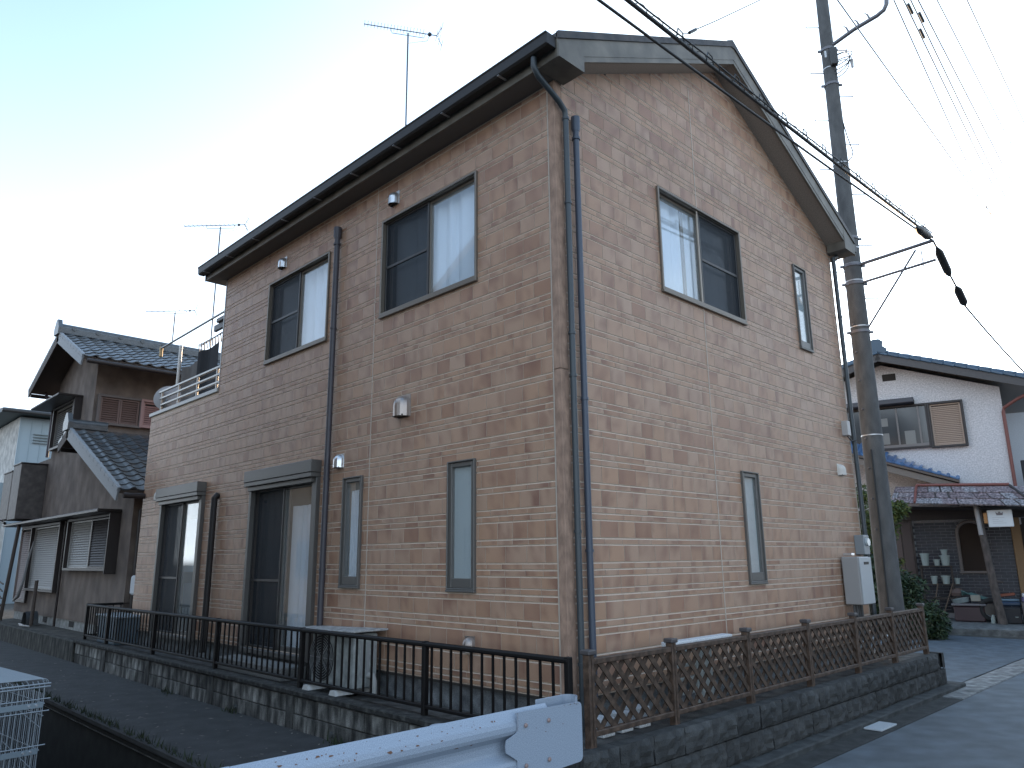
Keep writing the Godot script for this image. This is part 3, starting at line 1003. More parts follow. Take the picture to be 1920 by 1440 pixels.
func make_fittings(h: Node3D) -> void:
	var tl := Transform3D(Basis(V(-1, 0, 0), V(0, 1, 0), V(0, 0, 1)), Vector3.ZERO)
	var tr := Transform3D(Basis(V(0, 0, -1), V(0, 1, 0), V(1, 0, 0)), Vector3.ZERO)
	var st := mat("vent_steel", Color(0.62, 0.63, 0.64), 0.28, 0.85)
	var cream := mat("vent_cream", Color(0.60, 0.56, 0.50), 0.5)
	hood_vent(h, 2.43, 5.68, tl, 0.95, st); hood_vent(h, 5.02, 5.68, tl, 0.95, st)
	hood_vent(h, 2.17, 3.24, tl, 1.38, mat("vent_bronze", Color(0.36, 0.31, 0.28), 0.35, 0.7)); hood_vent(h, 3.36, 2.79, tl, 0.95, st)
	hood_vent(h, 8.86, 2.76, tl, 1.0, cream); hood_vent(h, 1.13, 0.97, tl, 0.8, mat("vent_bronze", Color(0.36, 0.31, 0.28), 0.35, 0.7))
	hood_vent(h, 5.46, 2.79, tr, 0.9, cream)
	var blue := mat("downpipe_blue", Color(0.052, 0.066, 0.092), 0.40)
	var grey := mat("downpipe_grey", Color(0.040, 0.050, 0.056), 0.42)
	var brown := mat("downpipe_brown", Color(0.052, 0.049, 0.058), 0.45)
	# rainwater pipe from the gutter round the corner
	pipe("downpipe", h, [V(0.05, 6.02, 0.31), V(0.05, 5.93, 0.31), V(0.052, 5.86, 0.26), V(0.062, 5.72, 0.0), V(0.062, 5.66, -0.075), V(0.062, 5.58, -0.085), V(0.062, 0.44, -0.085)], 0.027, grey, [5.58, 4.75, 3.55, 3.18, 1.9, 0.9])
	pipe("conduit_pipe", h, [V(0.06, 5.64, -0.225), V(0.06, 0.44, -0.225)], 0.029, blue, [3.0, 1.75], true)
	pipe("conduit_pipe", h, [V(-3.56, 5.68, 0.06), V(-3.56, 1.0, 0.06)], 0.034, brown, [4.4, 2.6, 1.6], true)
	pipe("conduit_pipe", h, [V(-6.56, 2.60, 0.0), V(-6.56, 2.62, 0.035), V(-6.56, 2.58, 0.065), V(-6.56, 0.5, 0.065)], 0.043, mat("lagging_black", Color(0.016, 0.013, 0.012), 0.6), [])
	pipe("downpipe", h, [V(0.08, 6.02, -6.30), V(0.06, 5.98, -6.10), V(0.06, 5.9, -5.93), V(0.06, 0.43, -5.93)], 0.03, grey, [5.0, 3.2, 1.9])
	# gas water heater and its pipes
	var wh := mat("heater_white", Color(0.30, 0.29, 0.28), 0.45)
	var o := part("water_heater", onebox(V(0.035, 1.10, -5.50), V(0.245, 1.675, -5.13), 0.012), wh, h)
	part("heater_front", onebox(V(0.246, 1.108, -5.495), V(0.262, 1.668, -5.135), 0.006), mat("heater_front", Color(0.38, 0.40, 0.41), 0.4), o)
	part("exhaust_slot", onebox(V(0.262, 1.58, -5.40), V(0.268, 1.612, -5.26), 0.0), mat("black_plastic", Color(0.012, 0.012, 0.013), 0.5), o)
	for k in 4:
		part("pipe_stub", rod([V(0.10, 1.10, -5.22 - k * 0.075), V(0.10, 0.44, -5.22 - k * 0.075)], 0.014 + 0.006 * (k % 2), 8), mat("pipe_lagging", Color(0.10, 0.10, 0.10), 0.7), o)
	part("flue_cap", onebox(V(0.06, 1.69, -5.24), V(0.17, 1.72, -5.15), 0.005), st, o)
	var em := part("electric_meter", onebox(V(0.005, 1.70, -5.86), V(0.13, 1.95, -5.68), 0.008), mat("meter_grey", Color(0.22, 0.24, 0.25), 0.4), h)
	part("meter_window", rod([V(0.13, 1.86, -5.77), V(0.16, 1.86, -5.77)], 0.05, 14), mat("meter_face", Color(0.45, 0.48, 0.48), 0.2), em)
	var jb := part("cable_box", onebox(V(0.005, 3.27, -5.78), V(0.09, 3.47, -5.68), 0.006), mat("meter_pale", Color(0.42, 0.40, 0.38), 0.5), h)
	part("drop_wire", rod([V(0.05, 3.27, -5.74), V(0.08, 3.2, -5.78), V(0.1, 3.22, -5.9)], 0.008, 6), mat("black_plastic", Color(0.012, 0.012, 0.013), 0.5), jb)

# ---------------------------------------------------------------- fences
func make_fences() -> void:
	var wood := mat("fence_brown", Color(0.088, 0.057, 0.040), 0.55, 0.0, {"fine": V(6, 2, 6), "coarse": V(2, 2, 2), "spec": 0.4})
	var capm := mat("fence_cap", Color(0.070, 0.062, 0.062), 0.5, 0.0, {"fine": 4.0})
	var f := thing("lattice_fence", "brown lattice fence of six panels on the split-block wall", "fence", V(0.45, 0.44, -3.1))
	var zs := [0.30, -0.71, -1.89, -3.09, -4.27, -5.38, -6.48]
	for z in zs:
		var p := MB.new()
		p.box(V(0.424, 0.43, z - 0.03), V(0.484, 1.035, z - 0.004), 0.004)
		p.box(V(0.424, 0.43, z + 0.004), V(0.484, 1.035, z + 0.03), 0.004)
		p.box(V(0.43, 0.43, z - 0.005), V(0.476, 1.03, z + 0.005))
		var po := part("post", p, wood, f)
		part("cap", onebox(V(0.412, 1.035, z - 0.043), V(0.496, 1.068, z + 0.043), 0.006), capm, po)
	var sm := []
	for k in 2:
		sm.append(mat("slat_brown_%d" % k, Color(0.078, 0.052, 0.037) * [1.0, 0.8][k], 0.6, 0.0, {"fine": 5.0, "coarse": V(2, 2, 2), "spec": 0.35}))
	for i in 6:
		var z0: float = zs[i] - 0.032
		var z1: float = zs[i + 1] + 0.032
		part("rail", onebox(V(0.430, 0.968, z1), V(0.482, 1.008, z0), 0.005), wood, f)
		part("rail", onebox(V(0.432, 0.500, z1), V(0.480, 0.538, z0), 0.005), wood, f)
		var win := PackedVector2Array([Vector2(z1, 0.535), Vector2(z0, 0.535), Vector2(z0, 0.97), Vector2(z1, 0.97)])
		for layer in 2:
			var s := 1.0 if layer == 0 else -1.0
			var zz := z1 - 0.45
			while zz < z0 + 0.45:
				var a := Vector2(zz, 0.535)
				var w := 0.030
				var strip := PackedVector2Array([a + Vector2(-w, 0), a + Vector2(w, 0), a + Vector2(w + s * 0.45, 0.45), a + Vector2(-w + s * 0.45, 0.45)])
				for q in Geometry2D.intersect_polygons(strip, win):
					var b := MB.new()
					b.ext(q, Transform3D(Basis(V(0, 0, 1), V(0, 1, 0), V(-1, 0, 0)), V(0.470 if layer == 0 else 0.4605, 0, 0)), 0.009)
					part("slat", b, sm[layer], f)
				zz += 0.147
	# black metal fence along the culvert
	var blk := mat("fence_black", Color(0.009, 0.008, 0.008), 0.55, 0.0, {"spec": 0.3})
	var g := thing("metal_fence", "black metal railing fence on the grey block wall by the culvert", "fence", V(-5, 0.45, 0.45))
	for x in [-1.19, -3.22, -5.25, -7.30, -9.30, -10.42]:
		part("post", onebox(V(x - 0.024, 0.44, 0.426), V(x + 0.024, 1.03, 0.474), 0.005), blk, g)
	part("post", onebox(V(0.375, 0.44, 0.426), V(0.421, 1.03, 0.474), 0.005), blk, g)
	part("rail", onebox(V(-10.45, 0.985, 0.422), V(0.42, 1.025, 0.478), 0.012), blk, g)
	part("rail", onebox(V(-10.45, 0.505, 0.432), V(0.42, 0.535, 0.468), 0.006), blk, g)
	part("rail", onebox(V(-10.46, 0.985, -1.6), V(-10.40, 1.025, 0.42), 0.012), blk, g)
	part("rail", onebox(V(-10.45, 0.505, -1.6), V(-10.41, 0.535, 0.43), 0.006), blk, g)
	var bal := onebox(V(-0.008, 0, -0.008), V(0.008, 0.452, 0.008)).mesh()
	var x := 0.255
	while x > -10.4:
		var near := false
		for p in [-1.19, -3.22, -5.25, -7.30, -9.30]:
			if absf(x - p) < 0.045: near = true
		if not near:
			part("baluster", bal, blk, g, Transform3D(Basis(), V(x, 0.534, 0.45)))
		x -= 0.1235
	for k in 12:
		part("baluster", bal, blk, g, Transform3D(Basis(), V(-10.43, 0.534, 0.3 - k * 0.1235)))

# ---------------------------------------------------------------- guardrail at the road edge
func make_guardrail() -> void:
	var wm := mat("guard_white", Color(0.29, 0.34, 0.405), 0.45, 0.0, {"fine": 5.0, "spec": 0.5})
	var rust := mat("rust", Color(0.15, 0.075, 0.045), 0.85, 0.0, {"fine": 6.0})
	var g := thing("guardrail", "chipped white steel guardrail with bolted flat end beside the road", "guardrail", V(0.9, 0, 2.5))
	# profile: x = how far it stands out to the road, y = height
	var pr := [Vector2(0.0, 0.882), Vector2(0.012, 0.888), Vector2(0.020, 0.880), Vector2(0.052, 0.836), Vector2(0.060, 0.815), Vector2(0.060, 0.790), Vector2(0.052, 0.772), Vector2(0.010, 0.738), Vector2(0.004, 0.722), Vector2(0.004, 0.690), Vector2(0.010, 0.674), Vector2(0.052, 0.640), Vector2(0.060, 0.622), Vector2(0.060, 0.597), Vector2(0.052, 0.576), Vector2(0.018, 0.534), Vector2(0.0, 0.528)]
	var poly := PackedVector2Array()
	for p in pr: poly.push_back(p)
	for i in range(pr.size() - 1, -1, -1): poly.push_back(pr[i] + Vector2(-0.0035, 0.0))
	for k in 2:
		var b := MB.new()
		var z0: float = [1.20, 3.06][k]
		var z1: float = [3.08, 6.2][k]
		b.ext(poly, Transform3D(Basis(V(1, 0, 0), V(0, 1, 0), V(0, 0, 1)), V(0.868 + 0.004 * k, 0.0 if k == 0 else 0.003, z0)), z1 - z0)
		part("beam", b, wm, g)
	# flat end piece with rolled end, notched where the beam runs under it
	var e := MB.new()
	var rr := 0.03
	var outl := PackedVector2Array()
	var z0 := 0.945
	for c in [[z0 + rr, 0.548 + rr, PI, PI * 1.5], [1.478, 0.532, 0, 0], [1.48, 0.642, 0, 0], [1.564, 0.694, 0, 0], [1.568, 0.726, 0, 0], [1.561, 0.754, 0, 0], [1.486, 0.779, 0, 0], [1.476, 0.797, 0, 0], [1.479, 0.851, 0, 0], [1.492, 0.881, 0, 0], [1.235, 0.876, 0, 0], [z0 + rr, 0.872 - rr, PI * 0.5, PI]]:
		if c[2] == c[3]:
			outl.push_back(Vector2(c[0], c[1]))
		else:
			for i in 5:
				var a: float = lerpf(c[2], c[3], i / 4.0)
				outl.push_back(Vector2(c[0] + cos(a) * rr, c[1] + sin(a) * rr))
	e.ext(outl, Transform3D(Basis(V(0, 0, 1), V(0, 1, 0), V(-1, 0, 0)), V(0.9355, 0, 0)), 0.005)
	var ep := part("end_plate", e, wm, g)
	var roll := MB.new()
	var arc := PackedVector2Array()
	for i in 9:
		var a := PI * 0.5 + PI * i / 8.0
		arc.push_back(Vector2(cos(a) * 0.055, sin(a) * 0.055))
	for i in range(8, -1, -1):
		var a := PI * 0.5 + PI * i / 8.0
		arc.push_back(Vector2(cos(a) * 0.051, sin(a) * 0.051))
	roll.ext(arc, Transform3D(Basis(V(0, 0, 1), V(1, 0, 0), V(0, 1, 0)), V(0.880, 0.575, z0 + 0.055)), 0.327)
	part("rolled_end", roll, wm, ep)
	var back := onebox(V(0.826, 0.575, z0 + 0.055), V(0.832, 0.902, 1.225), 0.003)
	part("back_plate", back, wm, ep)
	for z in [1.235, 1.418]:
		for y in [0.607, 0.809]:
			var bm := MB.new()
			bm.lathe([Vector2(0.0125, 0.0), Vector2(0.012, 0.004), Vector2(0.008, 0.008), Vector2(0.0, 0.0095)], 12, Transform3D(Basis(V(0, -1, 0), V(1, 0, 0), V(0, 0, 1)), V(0.9402, y, z)))
			part("bolt", bm, mat("bolt_dull", Color(0.30, 0.22, 0.20), 0.6, 0.2, {"fine": 6.0}), ep)
	for z in [1.9, 4.2]:
		part("post", rod([V(0.80, -0.03, z), V(0.80, 0.86, z)], 0.057, 14), wm, g)
	# rust where paint has chipped: thin scabs following the steel
	rng.seed = 77
	var rs := MB.new()
	for i in 130:
		var z := rng.randf_range(1.52, 4.2)
		var line := rng.randf()
		var p: Vector2
		if line < 0.55:
			p = pr[3].lerp(pr[2], 0.5 + rng.randfn() * 0.2)
		elif line < 0.8:
			p = pr[4].lerp(pr[3], rng.randf())
		else:
			p = pr[6].lerp(pr[7], rng.randf() * 0.3)
		var s := absf(rng.randfn()) * 0.0026 + 0.0007
		var dir: Vector2 = (pr[3] - pr[2]).normalized() if line < 0.55 else ((pr[4] - pr[3]).normalized() if line < 0.8 else (pr[7] - pr[6]).normalized())
		var nrm := Vector2(-dir.y, dir.x)
		if nrm.x < 0: nrm = -nrm
		var o := V(0.868 + p.x + nrm.x * 0.0012, p.y + nrm.y * 0.0012, z)
		scab(rs, o, V(dir.x, dir.y, 0), V(0, 0, 1), s, s * rng.randf_range(0.8, 2.6))
	for i in 36:
		var o := V(0.9412, rng.randf_range(0.56, 0.87), rng.randf_range(0.97, 1.47))
		if i % 2 == 0:
			o = V(0.9412, 0.866 + rng.randfn() * 0.003, rng.randf_range(0.97, 1.24))
		var s := absf(rng.randfn()) * 0.0014 + 0.0005
		scab(rs, o, V(0, 1, 0), V(0, 0, 1), s, s * rng.randf_range(0.7, 2.0))
	for i in 22:
		var o := V(0.9412, lerpf(0.79, 0.88, i / 21.0), 1.480 + rng.randf_range(-0.003, 0.003))
		scab(rs, o, V(0, 1, 0), V(0, 0, 1), 0.003, 0.0012)
	stuff(part("rust_patch", rs, rust, g))

func scab(b: MB, o: Vector3, a: Vector3, c: Vector3, s: float, l: float) -> void:
	var pts := []
	for i in 7:
		var t := TAU * i / 7
		pts.append(o + (a * cos(t) * s + c * sin(t) * l) * rng.randf_range(0.5, 1.25))
	for i in range(1, 6):
		b.tri(pts[0], pts[i], pts[i + 1])

# ---------------------------------------------------------------- wire cage for rubbish
func make_cage() -> void:
	var m := mat("cage_wire", Color(0.30, 0.34, 0.37), 0.45, 0.4)
	var at := V(-2.23, 0.03, 2.97)
	var c := thing("wire_cage", "galvanised wire mesh rubbish cage beyond the culvert", "rubbish cage", at, "", deg_to_rad(5.0), true)
	# local axes: x to -1.5 along the culvert, z to 0.8 away from it; the end at x = 0 is seen
	var L := 1.5; var D := 0.75; var H := 0.80
	for k in 24:
		var z := 0.012 + k * D / 23.5
		part("upright", rod([V(0, 0.04, z), V(0, H, z), V(-0.01, H + 0.045, z), V(-0.05, H + 0.062, z)], 0.0035, 5), m, c)
	for k in 40:
		var x := -0.03 - k * 0.0375
		part("upright", rod([V(x, 0.04, 0), V(x, H - 0.02, 0)], 0.0035, 5), m, c)
	# lid: rods with curled ends
	for k in 38:
		var x := -0.02 - k * 0.0385
		var curl := []
		for i in 6:
			var a := PI * 0.5 * i / 5.0
			curl.append(V(x, H + 0.052 + sin(a) * 0.028, 0.03 - cos(a) * 0.045))
		curl.append(V(x, H + 0.085, D * 0.5)); curl.append(V(x, H + 0.07, D))
		part("lid_rod", rod(curl, 0.0038, 6), m, c)
	for z in [0.03, 0.13, 0.24, 0.36, 0.5, 0.65]:
		part("lid_rod", rod([V(0.01, H + 0.075, z), V(-L, H + 0.075, z)], 0.004, 6), m, c)
	for y in [H + 0.05, H + 0.03]:
		part("rim_rod", rod([V(0.012, y, -0.02), V(0.012, y, D)], 0.0055, 6), m, c)
	for y in [H - 0.05, H - 0.13, H - 0.35, H - 0.6, 0.06]:
		part("rim_rod", rod([V(0.006, y, -0.03), V(0.006, y, D)], 0.0042, 6), m, c)
		part("rim_rod", rod([V(0.01, y - 0.03, 0.006), V(-L, y - 0.03, 0.006)], 0.0042, 6), m, c)
	for y in [H - 0.088, H - 0.385]:
		var b := onebox(V(0.006, y - 0.018, 0.01), V(0.011, y + 0.018, D), 0.001)
		var fl := part("flat_bar", b, mat("cage_bar", Color(0.26, 0.32, 0.36), 0.4, 0.5), c)
		for z in [0.055, 0.10]:
			part("rivet", rod([V(0.011, y + 0.002, z), V(0.017, y + 0.002, z)], 0.008, 10), mat("cage_rivet", Color(0.7, 0.72, 0.74), 0.25, 0.7), fl)
	part("inner_board", onebox(V(-0.06, 0.06, 0.25), V(-0.045, H - 0.03, D), 0.002), mat("cage_board", Color(0.20, 0.215, 0.205), 0.7), c)
	var st := []
	for k in 3:
		st.append(rod([V(-0.75, 0.1 + 0.28 * k, 0.01), V(0.0, 0.0 + 0.28 * k, 0.01)], 0.0045, 6))
		part("brace", st[k], m, c)

# ---------------------------------------------------------------- outdoor unit beside the wall
func make_aircon() -> void:
	var body := mat("unit_white", Color(0.30, 0.32, 0.31), 0.5, 0.0, {"coarse": 1.5, "clo": 0.7, "ctex": "faint"})
	var a := thing("air_conditioner_unit", "white outdoor air conditioner unit under a board behind the black fence", "air conditioner", V(-2.8, 0.45, 0.22))
	part("casing", onebox(V(-3.18, 0.50, 0.09), V(-2.40, 1.0, 0.36), 0.015), body, a)
	var ring := MB.new()
	for k in 9:
		var pts := []
		for i in 25:
			var t := TAU * i / 24
			pts.append(V(-2.98 + cos(t) * 0.024 * (k + 1), 0.75 + sin(t) * 0.024 * (k + 1), 0.372))
		ring.tube(pts, 0.003, 5, false)
	for k in 8:
		var t := TAU * k / 8
		ring.tube([V(-2.98, 0.75, 0.370), V(-2.98 + cos(t) * 0.22, 0.75 + sin(t) * 0.22, 0.370)], 0.0035, 5)
	part("fan_grille", ring, mat("grille_grey", Color(0.30, 0.31, 0.31), 0.5), a)
	part("fan_recess", rod([V(-2.98, 0.75, 0.361), V(-2.98, 0.75, 0.364)], 0.222, 28), mat("fan_dark", Color(0.02, 0.02, 0.02), 0.7), a)
	for z in [0.13, 0.19, 0.25]:
		part("louvre", onebox(V(-2.398, 0.60, z), V(-2.392, 0.92, z + 0.03)), mat("grille_grey", Color(0.30, 0.31, 0.31), 0.5), a)
	part("valve_cover", rod([V(-2.38, 0.62, 0.2), V(-2.31, 0.62, 0.2), V(-2.29, 0.57, 0.2), V(-2.29, 0.46, 0.2)], 0.03, 10), mat("lagging_white", Color(0.4, 0.4, 0.38), 0.8), a)
	for x in [-3.05, -2.55]:
		var f := MB.new()
		f.ext(PackedVector2Array([Vector2(-0.06, 0), Vector2(0.06, 0), Vector2(0.035, 0.045), Vector2(-0.035, 0.045)]), Transform3D(Basis(V(1, 0, 0), V(0, 1, 0), V(0, 0, 1)), V(x, 0.452, 0.05)), 0.44)
		part("foot_block", f, mat("foot_white", Color(0.55, 0.55, 0.53), 0.8), a)
	solid("cover_board", onebox(V(-3.62, 1.012, 0.02), V(-2.30, 1.03, 0.42), 0.004, Transform3D(Basis(V(0, 0, 1), 0.03), V(0.0, 0.08, 0))), mat("board_pale", Color(0.42, 0.42, 0.41), 0.75, 0.0, {"fine": 2.0, "coarse": 1.4}), "pale weathered board laid on top of the air conditioner unit", "board")
	# clear plastic tub behind the far end of the fence
	var t := thing("plastic_tub", "translucent blue-grey plastic storage tub behind the far end of black fence", "storage tub", V(-9.7, 0.42, 0.2))
	var s := MB.new()
	s.ext(PackedVector2Array([Vector2(-0.42, 0.0), Vector2(0.42, 0.0), Vector2(0.5, 0.40), Vector2(-0.5, 0.40)]), Transform3D(Basis(V(1, 0, 0), V(0, 1, 0), V(0, 0, 1)), V(-9.7, 0.43, -0.02)), 0.36)
	part("tub", s, mat("tub_blue", Color(0.14, 0.19, 0.23), 0.3), t)
	part("lid", onebox(V(-10.24, 0.832, -0.05), V(-9.16, 0.87, 0.37), 0.012), mat("tub_lid", Color(0.32, 0.38, 0.42), 0.35), t)
	# flattened path of pale pavers under the door
	var st := MB.new()
	st.box(V(-5.5, 0.42, 0.02), V(-3.86, 0.56, 0.33), 0.01)
	solid("door_step", st, mat("step_conc", Color(0.24, 0.24, 0.23), 0.85, 0.0, {"fine": 2.0}), "pale concrete step under the larger shuttered glass door", "step")
	var bk := thing("plastic_chair", "pale folded garden chair lying behind the lattice fence", "chair", V(0.25, 0.43, -1.4))
	part("slat_seat", onebox(V(0.22, 0.50, -1.62), V(0.26, 0.98, -1.45), 0.004), mat("board_pale2", Color(0.46, 0.49, 0.47), 0.7), bk)
	for k in 4:
		part("slat", onebox(V(0.20, 0.56 + k * 0.11, -1.40), V(0.235, 0.585 + k * 0.11, -1.10), 0.003), mat("board_pale2", Color(0.46, 0.49, 0.47), 0.7), bk)
	for z in [-1.09, -1.42]:
		part("leg", onebox(V(0.205, 0.43, z - 0.015), V(0.235, 1.0, z + 0.015), 0.003), mat("board_pale2", Color(0.46, 0.49, 0.47), 0.7), bk)
	solid("foam_board", onebox(V(0.30, 0.985, -1.75), V(0.40, 1.022, -0.80), 0.004), mat("foam_white", Color(0.6, 0.62, 0.63), 0.7, 0.0, {"fine": 2.0}), "white board lying along the top of the lattice fence's second panel", "board")
	for k in 3:
		var z := -0.05 - k * 0.22
		solid("paper_scrap", onebox(V(0.18, 0.425, z - 0.09), V(0.32, 0.55 + 0.01 * k, z + 0.05), 0.004), mat("foam_white", Color(0.6, 0.62, 0.63), 0.7, 0.0, {"fine": 2.0}), ["white foam block behind the nearest lattice panel, nearest the corner", "white foam block in the middle behind the nearest lattice panel", "white foam block behind the nearest lattice panel, furthest from corner"][k], "foam block", "foam blocks behind the lattice")
	for k in 3:
		var p := V(0.22, 0.66, -5.0 - k * 0.42)
		var q := MB.new()
		q.lathe([Vector2(0.0, -0.05), Vector2(0.035, -0.036), Vector2(0.05, 0.0), Vector2(0.035, 0.036), Vector2(0.0, 0.05)], 12, Transform3D(Basis(), p))
		solid("white_float", q, mat("foam_white", Color(0.6, 0.62, 0.63), 0.7, 0.0, {"fine": 2.0}), ["white ball behind the fifth lattice panel beside the heater pipes", "white ball behind the last lattice post but one", "white ball behind the last lattice panel"][k], "ball", "white balls behind the lattice")

# ---------------------------------------------------------------- power pole and lines
func make_pole() -> void:
	var px := -0.10
	var pz := -7.0
	var cm := mat("pole_concrete", Color(0.088, 0.087, 0.085), 0.85, 0.0, {"fine": V(3, 3, 3), "coarse": V(1.2, 0.4, 1.2), "ctex": "faint", "clo": 0.75})
	var st := mat("galv_steel", Color(0.17, 0.165, 0.175), 0.5, 0.45)
	var pale := mat("band_pale", Color(0.55, 0.55, 0.55), 0.4, 0.5)
	var blk := mat("line_black", Color(0.014, 0.016, 0.017), 0.5)
	var p := thing("utility_pole", "tall grey concrete utility pole with step bolts behind the tiled house", "utility pole", V(px, 0.0, pz))
	var top := V(px + 0.07, 12.2, pz)
	var foot := V(px, 0.0, pz)
	var rad := func(y: float) -> float: return lerpf(0.168, 0.088, y / 12.2)
	var ax := func(y: float) -> Vector3: return foot.lerp(top, y / 12.2)
	var pts := []
	var rr := []
	for i in 13:
		pts.append(ax.call(i * 12.2 / 12)); rr.append(rad.call(i * 12.2 / 12))
	var b := MB.new()
	b.tube(pts, rr, 32)
	var shaft := part("shaft", b, cm, p)
	# step bolts, alternating
	for i in 20:
		var y := 2.05 + i * 0.44
		var a: Vector3 = ax.call(y)
		var dir := V(0.35, 0, 0.94).normalized() * (1.0 if i % 2 == 0 else -1.0)
		if y < 5.2:
			var c: Vector3 = a + V(-0.25, 0, 0.97).normalized() * rad.call(y) * 0.985
			part("step_socket", rod([c, c + V(-0.25, 0, 0.97) * 0.03], 0.013, 8), st, shaft)
			continue
		var r: float = rad.call(y)
		dir = V(0.70, 0, -0.71) * (1.0 if i % 2 == 0 else -1.0)
		part("step_bolt", rod([a + dir * r * 0.9, a + dir * (r + 0.22), a + dir * (r + 0.225) + V(0, 0.025, 0)], 0.009, 6), st, shaft)
	for y in [5.10, 5.84, 6.12, 6.38, 3.42, 7.85, 9.6]:
		var a: Vector3 = ax.call(y)
		part("pole_band", rod([a + V(0, -0.008, 0), a + V(0, 0.008, 0)], rad.call(y) + 0.004, 28), pale, shaft)
	for y in [5.02, 5.80, 6.10, 9.3, 9.96, 6.55]:
		var a: Vector3 = ax.call(y)
		var r: float = rad.call(y)
		var o := part("clamp", rod([a + V(0, -0.022, 0), a + V(0, 0.022, 0)], r + 0.012, 28), st, shaft)
		for s in [1.0, -1.0]:
			var q: Vector3 = a + V(0.78, 0, -0.62) * s * (r + 0.03)
			part("clamp_bolt", onebox(V(-0.03, -0.02, -0.015), V(0.03, 0.02, 0.015), 0.004, Transform3D(Basis(Vector3.UP, 0.67), q)), st, shaft)
	# bracket for the telephone cables, reaching over the road
	var A := V(1.10, 6.16, pz); var B := V(1.10, 5.86, pz)
	part("bracket_arm", rod([ax.call(6.10) + V(0.12, 0, 0), A], 0.026, 10), st, p)
	part("bracket_arm", rod([ax.call(5.80) + V(0.12, 0, 0), B], 0.020, 10), st, p)
	part("bracket_strut", rod([ax.call(5.02) + V(0.14, 0.05, 0.02), V(0.86, 6.08, pz + 0.02)], 0.016, 8), st, p)
	part("bracket_link", rod([V(0.93, 5.8, pz + 0.01), V(0.93, 6.1, pz + 0.01)], 0.008, 6), st, p)
	# bent pipe arm near the top
	part("upper_arm", rod([ax.call(10.02) + V(0.06, 0, 0), V(0.42, 10.12, pz), V(0.78, 10.16, pz), V(0.89, 10.20, pz), V(0.94, 10.28, pz), V(0.96, 10.45, pz), V(0.96, 11.2, pz)], 0.034, 10), st, p)
	for k in 3:
		var q: Vector3 = ax.call(10.06).lerp(V(0.82, 10.17, pz), 0.42 + 0.2 * k)
		part("insulator", rod([q + V(0, 0.03, 0), q + V(-0.02, 0.10, 0.02), q + V(-0.06, 0.15, 0.02)], [0.016, 0.012, 0.006], 8), st, p)
	# earth box, loops of wire
	part("switch_box", onebox(V(-0.055, -0.16, -0.05), V(0.055, 0.16, 0.05), 0.01, Transform3D(Basis(Vector3.UP, 0.7), ax.call(9.75) + V(0.11, 0, 0.08))), mat("box_dark", Color(0.05, 0.05, 0.05), 0.5), p)
	part("cable_tag", onebox(V(-0.015, -0.06, -0.004), V(0.015, 0.06, 0.004), 0.0, Transform3D(Basis(Vector3.UP, 0.7), ax.call(9.8) + V(0.02, 0, 0.17))), mat("foam_white", Color(0.6, 0.62, 0.63), 0.7, 0.0, {"fine": 2.0}), p)
	var o: Vector3 = ax.call(9.3)
	for k in 4:
		var lp := []
		for i in 11:
			var t := PI * 1.15 * i / 10.0
			lp.append(o + V(0.1 + 0.27 * sin(t * 0.9) * (0.8 + 0.12 * k), 0.10 + 0.5 * k * 0.1 + 0.28 * (1 - cos(t)) * (0.5 + 0.12 * k) * (1.0 if k < 2 else 0.4), 0.03 * k))
		part("wire_loop", rod(lp, 0.008, 6), blk, p)
	part("insulator", rod([o + V(0.36, 0.16, 0), o + V(0.36, 0.30, 0.0)], [0.02, 0.03], 10), mat("porcelain", Color(0.45, 0.42, 0.40), 0.3), p)
	part("wire_loop", rod([ax.call(8.65) + V(0.1, 0, 0), ax.call(8.3) + V(0.15, 0, 0), ax.call(8.0) + V(0.21, 0, 0), ax.call(7.9) + V(0.19, 0, 0.02), ax.call(7.83) + V(0.1, 0, 0.04)], 0.009, 6), blk, p)
	part("earth_pipe", rod([ax.call(0.1) + V(0.02, 0, 0.19), ax.call(3.2) + V(0.02, 0, 0.155)], 0.014, 8), blk, p)
	# telephone cables along the road, slung through spirals
	var far := V(1.35, 5.55, -34)
	var near := V(0.95, 6.35, 24)
	var main := sag(A + V(0, 0.05, 0), near, 0.33, 40)
	var c := MB.new()
	c.tube(main, 0.018, 8)
	for k in 2:
		var q := []
		for i in main.size(): q.append(main[i] + V(0.02 * (k * 2 - 1), 0.035 + 0.012 * sin(i * 1.7 + k), 0))
		c.tube(q, 0.008, 6)
	var cb := thing("telephone_cable", "thick bundled black telephone cable slung over the gable towards the pole bracket", "cable", A)
	part("bundle", c, blk, cb)
	var sp := MB.new()
	var seg := []
	for i in 420:
		var t := 0.004 + 0.30 * i / 420.0
		var s := t * (main.size() - 1)
		var q: Vector3 = main[int(s)].lerp(main[int(s) + 1], s - int(s))
		var an := i * 0.62
		seg.append(q + V(cos(an) * 0.028, 0.022 + sin(an) * 0.034, 0))
	sp.tube(seg, 0.0035, 4)
	part("spiral_hanger", sp, blk, cb)
	# small clips that stand up from the bundle
	for i in 14:
		var s := 0.3 + i * 0.62
		var q: Vector3 = main[int(s)].lerp(main[int(s) + 1], s - int(s))
		part("cable_clip", rod([q, q + V(0.0, 0.11, 0.02), q + V(0.0, 0.12, 0.09), q + V(0, 0.03, 0.12)], 0.006, 5), blk, cb)
	var w2 := sag(A + V(-0.02, 0.02, 0.0), V(0.95, 5.95, 24), 0.42, 40)
	solid("telephone_cable", rod(w2, 0.013, 6), blk, "single thinner black cable running below the thick bundle over the gable", "cable")
	var w3 := [A, V(1.12, 6.02, -7.12), V(1.12, 5.80, -7.45), V(1.12, 5.58, -7.9), V(1.12, 5.40, -8.15), V(1.12, 5.24, -9.1), V(1.12, 5.09, -10.1), V(1.12, 4.92, -11.4), V(1.1, 4.62, -15), V(1.1, 4.55, -20), far]
